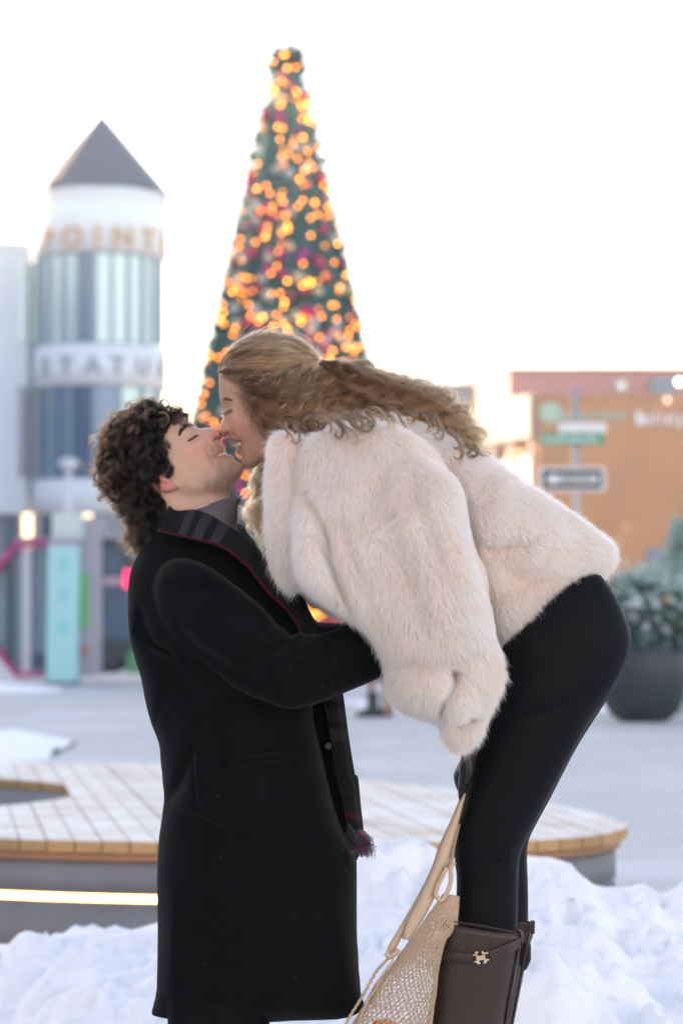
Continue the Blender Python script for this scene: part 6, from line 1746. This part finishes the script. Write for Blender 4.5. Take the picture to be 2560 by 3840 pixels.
B_rows = [[(100, 312), (200, 322), (320, 330), (440, 310), (560, 272), (680, 292), (800, 350), (950, 420)], [(148, 350), (230, 380), (330, 400), (450, 400), (580, 400), (700, 430), (850, 480), (1000, 525)],
          [(165, 405), (230, 455), (320, 500), (420, 520), (540, 500), (660, 500), (800, 512), (920, 545)], [(190, 450), (250, 525), (312, 590), (400, 602), (500, 582), (600, 572), (700, 582), (790, 620), (845, 672)],
          [(212, 482), (270, 565), (322, 632), (420, 646), (520, 628), (620, 602), (680, 618), (730, 648), (800, 676)]]
C_rows = [[(604, 216), (700, 234), (800, 246), (900, 312), (1050, 358), (1200, 398), (1330, 476), (1445, 585), (1512, 740)], [(600, 222), (700, 252), (800, 285), (900, 350), (1050, 410), (1200, 455), (1330, 540), (1440, 645), (1505, 770)], [(592, 235), (690, 290), (800, 340), (950, 425), (1100, 470), (1250, 525), (1380, 615), (1462, 700), (1500, 785)],
          [(565, 265), (680, 345), (800, 415), (930, 470), (1050, 500), (1170, 530), (1270, 575), (1350, 650), (1400, 710)], [(540, 320), (650, 410), (780, 475), (900, 515), (1000, 535), (1080, 560), (1160, 560), (1240, 580)]]
D_rows = [[(1300, 950), (1280, 1080), (1300, 1200), (1280, 1320), (1300, 1440), (1310, 1560), (1300, 1680)], [(1255, 990), (1222, 1110), (1238, 1220), (1190, 1320), (1200, 1430), (1250, 1540), (1280, 1660)], [(1228, 1030), (1198, 1130), (1204, 1250), (1165, 1350), (1184, 1450), (1235, 1530), (1265, 1640)]]
M_hair_w = hair_mat('light_brown_hair', (0.100, 0.050, 0.027), (0.265, 0.148, 0.073), 0.30, 0.30, True)
M_hair_b = hair_mat('blond_hair', (0.24, 0.145, 0.075), (0.42, 0.28, 0.15), 0.32, 0.25, True)
wh_root = None
# solid heart of the hair so that daylight does not shine through it
core = XZ(Zh([(300, 330), (420, 250), (590, 240), (700, 290), (820, 350), (980, 440), (1180, 500), (1320, 580), (1420, 680), (1380, 690), (1240, 590), (1100, 560), (940, 540), (800, 540), (640, 580), (480, 610), (360, 610), (300, 520)]), Y0 - 0.05)
gco = Grid(bounds(core), 0.005)
cop = Piece(gco, core, wmax=0.045, p=0.4)
cop.yc = np.minimum(surf_y(gco.U, gco.V), 0) + 0.035; cop.yc = blur(cop.yc, 12)
hair_core, _, _ = solid('hair', gco, [cop], pm('hair_mass', (0.05, 0.03, 0.018), 0.7, var=0.4, scale=60), woman, 0.01, 3)
for nm, G, kw, mt in (
    ('combed_back_strands', guides(A_rows, 0.008), dict(n=6500, locks=150, spread=0.0028, amp=0.0024, wl=0.07, thick=0.003, fly=0.05, jit=0.05, frizz=0.0004), M_hair_w),
    ('side_waves', guides(B_rows, 0.020), dict(n=11000, locks=105, spread=0.0050, amp=0.0055, wl=0.052, curl=0.8, thick=0.008, jit=0.03, start=0.25, fly=0.04, cl=0.0030, frizz=0.0003), M_hair_w),
    ('long_waves', guides(C_rows, 0.024), dict(n=15000, locks=170, spread=0.0075, amp=0.0056, wl=0.052, curl=1.3, thick=0.012, jit=0.035, start=0.35, fly=0.14, cl=0.0034, frizz=0.0006), M_hair_w),
    ('golden_far_strands', guides(D_rows, 0, Z1, [0.02, 0.045, 0.06]), dict(n=1500, locks=26, spread=0.007, amp=0.007, wl=0.065, thick=0.014, jit=0.12, fly=0.12), M_hair_b)):
    C, t, li = tresses(G, **kw)
    tag(hair(nm, C, 0.00018 * (1 - 0.55 * t), mt, hair_core, TCOL), kind='stuff')
# the far side of the combed-back hair
G = guides(A_rows[1:], 0.008); G[:, :, 1] = 2 * Y0 - G[:, :, 1]
C, t, li = tresses(G, n=1800, locks=50, spread=0.002, amp=0.0012, wl=0.06, thick=0.003, jit=0.1)
tag(hair('combed_back_strands', C, 0.0003 * (1 - 0.5 * t), M_hair_w, hair_core, TCOL), kind='stuff')
# wisps at the temple and curls springing off the ends
W_rows = [[(150, 330), (165, 380), (160, 430), (185, 470), (200, 540)], [(185, 420), (215, 470), (215, 520), (245, 560), (265, 620)], [(225, 500), (260, 560), (280, 610), (300, 640), (340, 668)]]
C, t, li = tresses(guides(W_rows, 0.006), n=420, locks=40, spread=0.005, amp=0.004, wl=0.04, curl=0.6, thick=0.004, fly=0.3, jit=0.2)
tag(hair('temple_wisps', C, 0.0002 * (1 - 0.5 * t), M_hair_w, hair_core, TCOL), kind='stuff')
# tight bright and dark locks on the outside of the waves
for rows, lf, nl, am_, cu_ in ((B_rows, 0.028, 74, 0.0050, 0.9), (C_rows, 0.034, 96, 0.0058, 1.4), (A_rows, 0.011, 60, 0.0016, 0.2)):
    C, t, li = tresses(guides(rows, lf), n=nl * 26, locks=nl, spread=0.004, amp=am_, wl=0.046, curl=cu_, thick=0.004, jit=0.006, start=0.45 if lf > 0.02 else 0.1, fly=0.01, cl=0.0011, frizz=0.0002)
    tone = np.where(rng.random(nl) < 0.55, rng.uniform(1.25, 2.2, nl), rng.uniform(0.22, 0.5, nl))[li]
    tag(hair('outer_locks', C, 0.0002 * (1 - 0.5 * t), M_hair_w, hair_core, tone[:, None] * np.array([[1.0, 0.97, 0.92]])), kind='stuff')
# ringlets springing from the lower edge on to the fur
Cs = []; Ks = []
for x, y, dx, dy, L in ((400, 632, .9, .35, .035), (470, 628, .9, .30, .040), (540, 622, .9, .25, .042), (600, 606, .85, .45, .050), (660, 616, .8, .55, .048), (715, 632, .8, .6, .050), (770, 600, .75, .65, .055), (840, 580, .85, .4, .050), (900, 556, .9, .3, .050), (960, 546, .9, .3, .045), (1020, 540, .85, .45, .045),
                        (1080, 548, .9, .2, .045), (1150, 548, .85, .4, .045), (1215, 560, .8, .5, .045), (1270, 585, .8, .6, .045), (1325, 635, .7, .7, .045), (1380, 680, .7, .75, .045), (1430, 715, .6, .8, .045), (1470, 740, .5, .85, .045),
                        (1180, 440, .9, -.3, .040), (1290, 500, .9, -.2, .040), (1380, 560, .9, .1, .040)):
    for q in range(3):
        p0 = np.array(P(*Zh([(x + rng.normal(0, 18) - 22, y + rng.normal(0, 8) - 20)])[0], Y0 - 0.06)); k = 34; t = np.linspace(0, 1, k)
        a0 = math.atan2(-dy, dx) + rng.normal(0, 0.25); c_ = rng.choice([-1, 1]) * rng.uniform(1.5, 5.5); L_ = L * rng.uniform(1.0, 1.6)
        sw = rng.uniform(0.2, 0.7) * np.sin(t * rng.uniform(4, 8) + rng.uniform(0, 6))
        n_ = 40; cj = c_ * rng.normal(1, 0.10, n_)[:, None]
        an_ = a0 + sw[None] + cj * (t ** 2.2)[None]
        st_ = L_ / k * rng.uniform(0.88, 1.0, n_)[:, None]
        C = np.zeros((n_, k, 3)); o_ = rng.normal(0, 0.0021, (n_, 1, 3)) * (1 - 0.65 * t)[None, :, None]
        C[..., 0] = p0[0] + np.cumsum(np.cos(an_) * st_, 1); C[..., 2] = p0[2] + np.cumsum(np.sin(an_) * st_, 1)
        ysf = surf_y(C[..., 0], C[..., 2]); ysf = np.minimum.accumulate(ysf.min(0)[::-1])[::-1] - 0.022
        C[..., 1] = Y0 + ysf[None] - 0.006 * np.sin(t * 5)[None]
        Cs.append(C + o_); Ks.append(np.ones((n_, 3)) * rng.uniform(0.2, 0.7))
tag(hair('loose_curls', np.concatenate(Cs), 0.0002 * (1 - 0.5 * t), M_hair_w, hair_core, np.concatenate(Ks)), kind='stuff')

tag(man, 'man with dark curly hair in black wool coat and plaid scarf, head tilted back', 'person')
tag(woman, 'woman with long wavy hair in cream fur jacket and black leggings bending to him', 'person')
# ================================================================== string bag with oranges
bag = empty('string_bag', P(1560, 3500, Y0 - 0.13)); tag(bag, 'cream cotton net shopping bag hanging from her gloved hand', 'bag')
def cotton():
    m, n, l, b = new_mat('cream_cotton')
    tc = n.new('ShaderNodeTexCoord'); nz = n.new('ShaderNodeTexNoise'); nz.inputs['Scale'].default_value = 500; nz.inputs['Detail'].default_value = 4; l.new(tc.outputs['Object'], nz.inputs['Vector'])
    mx = n.new('ShaderNodeMix'); mx.data_type = 'RGBA'; mx.inputs['A'].default_value = (0.42, 0.31, 0.21, 1); mx.inputs['B'].default_value = (0.68, 0.54, 0.40, 1)
    l.new(nz.outputs['Fac'], mx.inputs['Factor']); l.new(mx.outputs['Result'], b.inputs['Base Color']); b.inputs['Roughness'].default_value = 0.9; b.inputs['Specular IOR Level'].default_value = 0.1
    bp = n.new('ShaderNodeBump'); bp.inputs['Strength'].default_value = 0.6; bp.inputs['Distance'].default_value = 0.002; l.new(nz.outputs['Fac'], bp.inputs['Height']); l.new(bp.outputs['Normal'], b.inputs['Normal'])
    return m
M_cot = cotton()
Z8 = lambda pts: zoom(pts, 1300, 2960, 2.672)
BYo = -0.14
def bp3(pts, d): return np.array([P(x, y, Y0 + dd) for (x, y), dd in zip(Z8(pts), d if hasattr(d, '__len__') else [d] * len(pts))])
# long shoulder strap, near layer and the folded edge behind it
band('strap', bp3([(1165, 30), (1080, 250), (960, 520), (890, 720), (800, 930), (690, 1160), (600, 1330), (560, 1500)], BYo), bp3([(1180, 40), (1120, 290), (1070, 470), (990, 760), (920, 960), (840, 1150), (740, 1330), (620, 1500)], BYo), M_cot, bag, 60, 8, 0.006, 0.004)
band('strap', bp3([(1150, 60), (1050, 300), (930, 560), (855, 780), (745, 1010), (620, 1230), (500, 1430), (415, 1580), (395, 1660)], BYo + 0.012), bp3([(1165, 60), (1075, 330), (960, 600), (885, 810), (775, 1040), (670, 1240), (570, 1430), (490, 1590), (480, 1660)], BYo + 0.012), M_cot, bag, 60, 6, 0.003, 0.004)
band('strap', bp3([(1110, 330), (1068, 520), (1030, 700), (1000, 780)], BYo + 0.03), bp3([(1135, 360), (1080, 560), (1062, 690), (1030, 800)], BYo + 0.03), M_cot, bag, 30, 5, 0.003, 0.004)
# the short handle loop
tube('handle_loop', np.array(catmull(bp3([(1075, 730), (1040, 800), (1040, 920), (1000, 1040), (945, 1110), (890, 1060), (905, 980), (960, 860), (1000, 780)], BYo - 0.012), 6)), 0.0046, M_cot, bag, 10)
tube('handle_loop', np.array(catmull(bp3([(390, 1640), (430, 1675), (490, 1640), (510, 1600)], BYo - 0.004), 6)), 0.0055, M_cot, bag, 10)
# knotted net: left and right outline, gathered at the straps, opening downwards
net_l = bp3([(930, 980), (740, 1250), (560, 1500), (430, 1680), (290, 1830), (190, 2010), (90, 2180), (0, 2330), (-80, 2500), (-130, 2700), (-100, 2900)], 0)
net_r = bp3([(1085, 1000), (1075, 1200), (1060, 1310), (960, 1420), (890, 1700), (870, 1900), (840, 2100), (810, 2350), (790, 2520), (760, 2720), (690, 2900)], 0)
nr = 50
NL = resample(catmull(net_l, 8), nr); NR = resample(catmull(net_r, 8), nr)
ncol = 40
rowsN = []
bag_r = np.linspace(0.012, 0.075, nr)
for i in range(nr):
    ph = (i % 2) * 0.5
    u = (np.arange(ncol) + ph) / ncol * 2 * np.pi
    c = (NL[i] + NR[i]) / 2; h = (NR[i] - NL[i]) / 2
    jx = rng.normal(0, 0.012, ncol)
    ring_ = c[None] + np.cos(u + jx)[:, None] * h[None]; ring_[:, 1] = Y0 + BYo + 0.005 - bag_r[i] * np.sin(u + jx)
    rowsN.append(ring_)
paths = []
for j in range(ncol):
    for s_ in (0, 1):
        pth = []
        for i in range(nr):
            if s_ == 0: k_ = j + (i + 1) // 2 - (0) if False else j + (i // 2) * 0
            # zigzag: alternate between neighbouring columns
            k_ = j if (i % 2 == 0) else (j if s_ == 0 else j - 1)
            pth.append(rowsN[i][k_ % ncol])
        paths.append(np.array(pth))
paths = np.array(paths)
paths = paths + rng.normal(0, 0.0006, paths.shape)
tag(hair('net', paths, 0.0010, M_cot, bag), kind='stuff')
kn = np.array([r for i in range(0, nr) for r in rowsN[i]])
ks = np.stack([kn + np.array([-0.0012, 0, 0.0012]), kn + np.array([0.0012, 0, -0.0012])], 1)
tag(hair('net_knots', ks, 0.0016, M_cot, bag), kind='stuff')
edgeL = bp3([(430, 1680), (350, 1760), (290, 1830), (240, 1920), (190, 2010), (140, 2100), (90, 2180), (40, 2260), (0, 2330), (-80, 2500)], BYo)
tube('edge_cord', catmull(edgeL, 8) + 0.0015 * np.sin(np.arange(73) * 1.3)[:, None] * np.array([1, 0.4, 0.6]), 0.0028, M_cot, bag, 6)
tube('edge_cord', catmull(bp3([(470, 1700), (400, 1800), (330, 1900), (290, 2000), (220, 2100), (150, 2260), (120, 2400)], BYo - 0.02), 8), 0.0022, M_cot, bag, 6)
# oranges
def orange_mat():
    m, n, l, b = new_mat('orange_peel')
    tc = n.new('ShaderNodeTexCoord'); v = n.new('ShaderNodeTexVoronoi'); v.inputs['Scale'].default_value = 500; l.new(tc.outputs['Object'], v.inputs['Vector'])
    b.inputs['Base Color'].default_value = (0.80, 0.20, 0.015, 1); b.inputs['Roughness'].default_value = 0.4
    bp = n.new('ShaderNodeBump'); bp.inputs['Strength'].default_value = 0.3; bp.inputs['Distance'].default_value = 0.001; l.new(v.outputs['Distance'], bp.inputs['Height']); l.new(bp.outputs['Normal'], b.inputs['Normal'])
    return m
M_or = orange_mat(); M_stem = pm('orange_stem', (0.10, 0.14, 0.04), 0.8)
for q, (x, y, d, lab) in enumerate(((1440, 3882, -0.145, 'orange on top of the fruit in the net bag, just above the lower edge'), (1500, 3965, -0.12, 'orange lying low in the net bag nearest her boot'), (1395, 3980, -0.16, 'orange lying low in the net bag nearest his coat'))):
    c = P(x, y, Y0 + d); a = np.linspace(0, np.pi, 14)
    R_o = 0.034
    o = lathe('orange', [(R_o * math.sin(v), R_o * (0.95 * -math.cos(v)) - (0.0 if v < 2.9 else 0.002)) for v in a], M_or, None, c, 28)
    tag(o, lab, 'orange', 'oranges in the net bag')
    lathe('stem', [(0, 0.0006), (0.003, 0.0004), (0.0035, -0.001)], M_stem, o, (c[0], c[1], c[2] + R_o * 0.945), 8)
# ------------------------------------------------------------------ cold morning air
m = bpy.data.materials.new('cold_air'); m.use_nodes = True
hn = m.node_tree.nodes; hn.remove(hn['Principled BSDF'])
pv = hn.new('ShaderNodeVolumePrincipled'); pv.inputs['Color'].default_value = (0.84, 0.93, 1.0, 1); pv.inputs['Density'].default_value = 0.0011; pv.inputs['Anisotropy'].default_value = 0.2
m.node_tree.links.new(pv.outputs[0], hn['Material Output'].inputs['Volume'])
hz = box('haze', -705, 705, -65, 1505, -1.0, 27.0, m); tag(hz, kind='stuff')
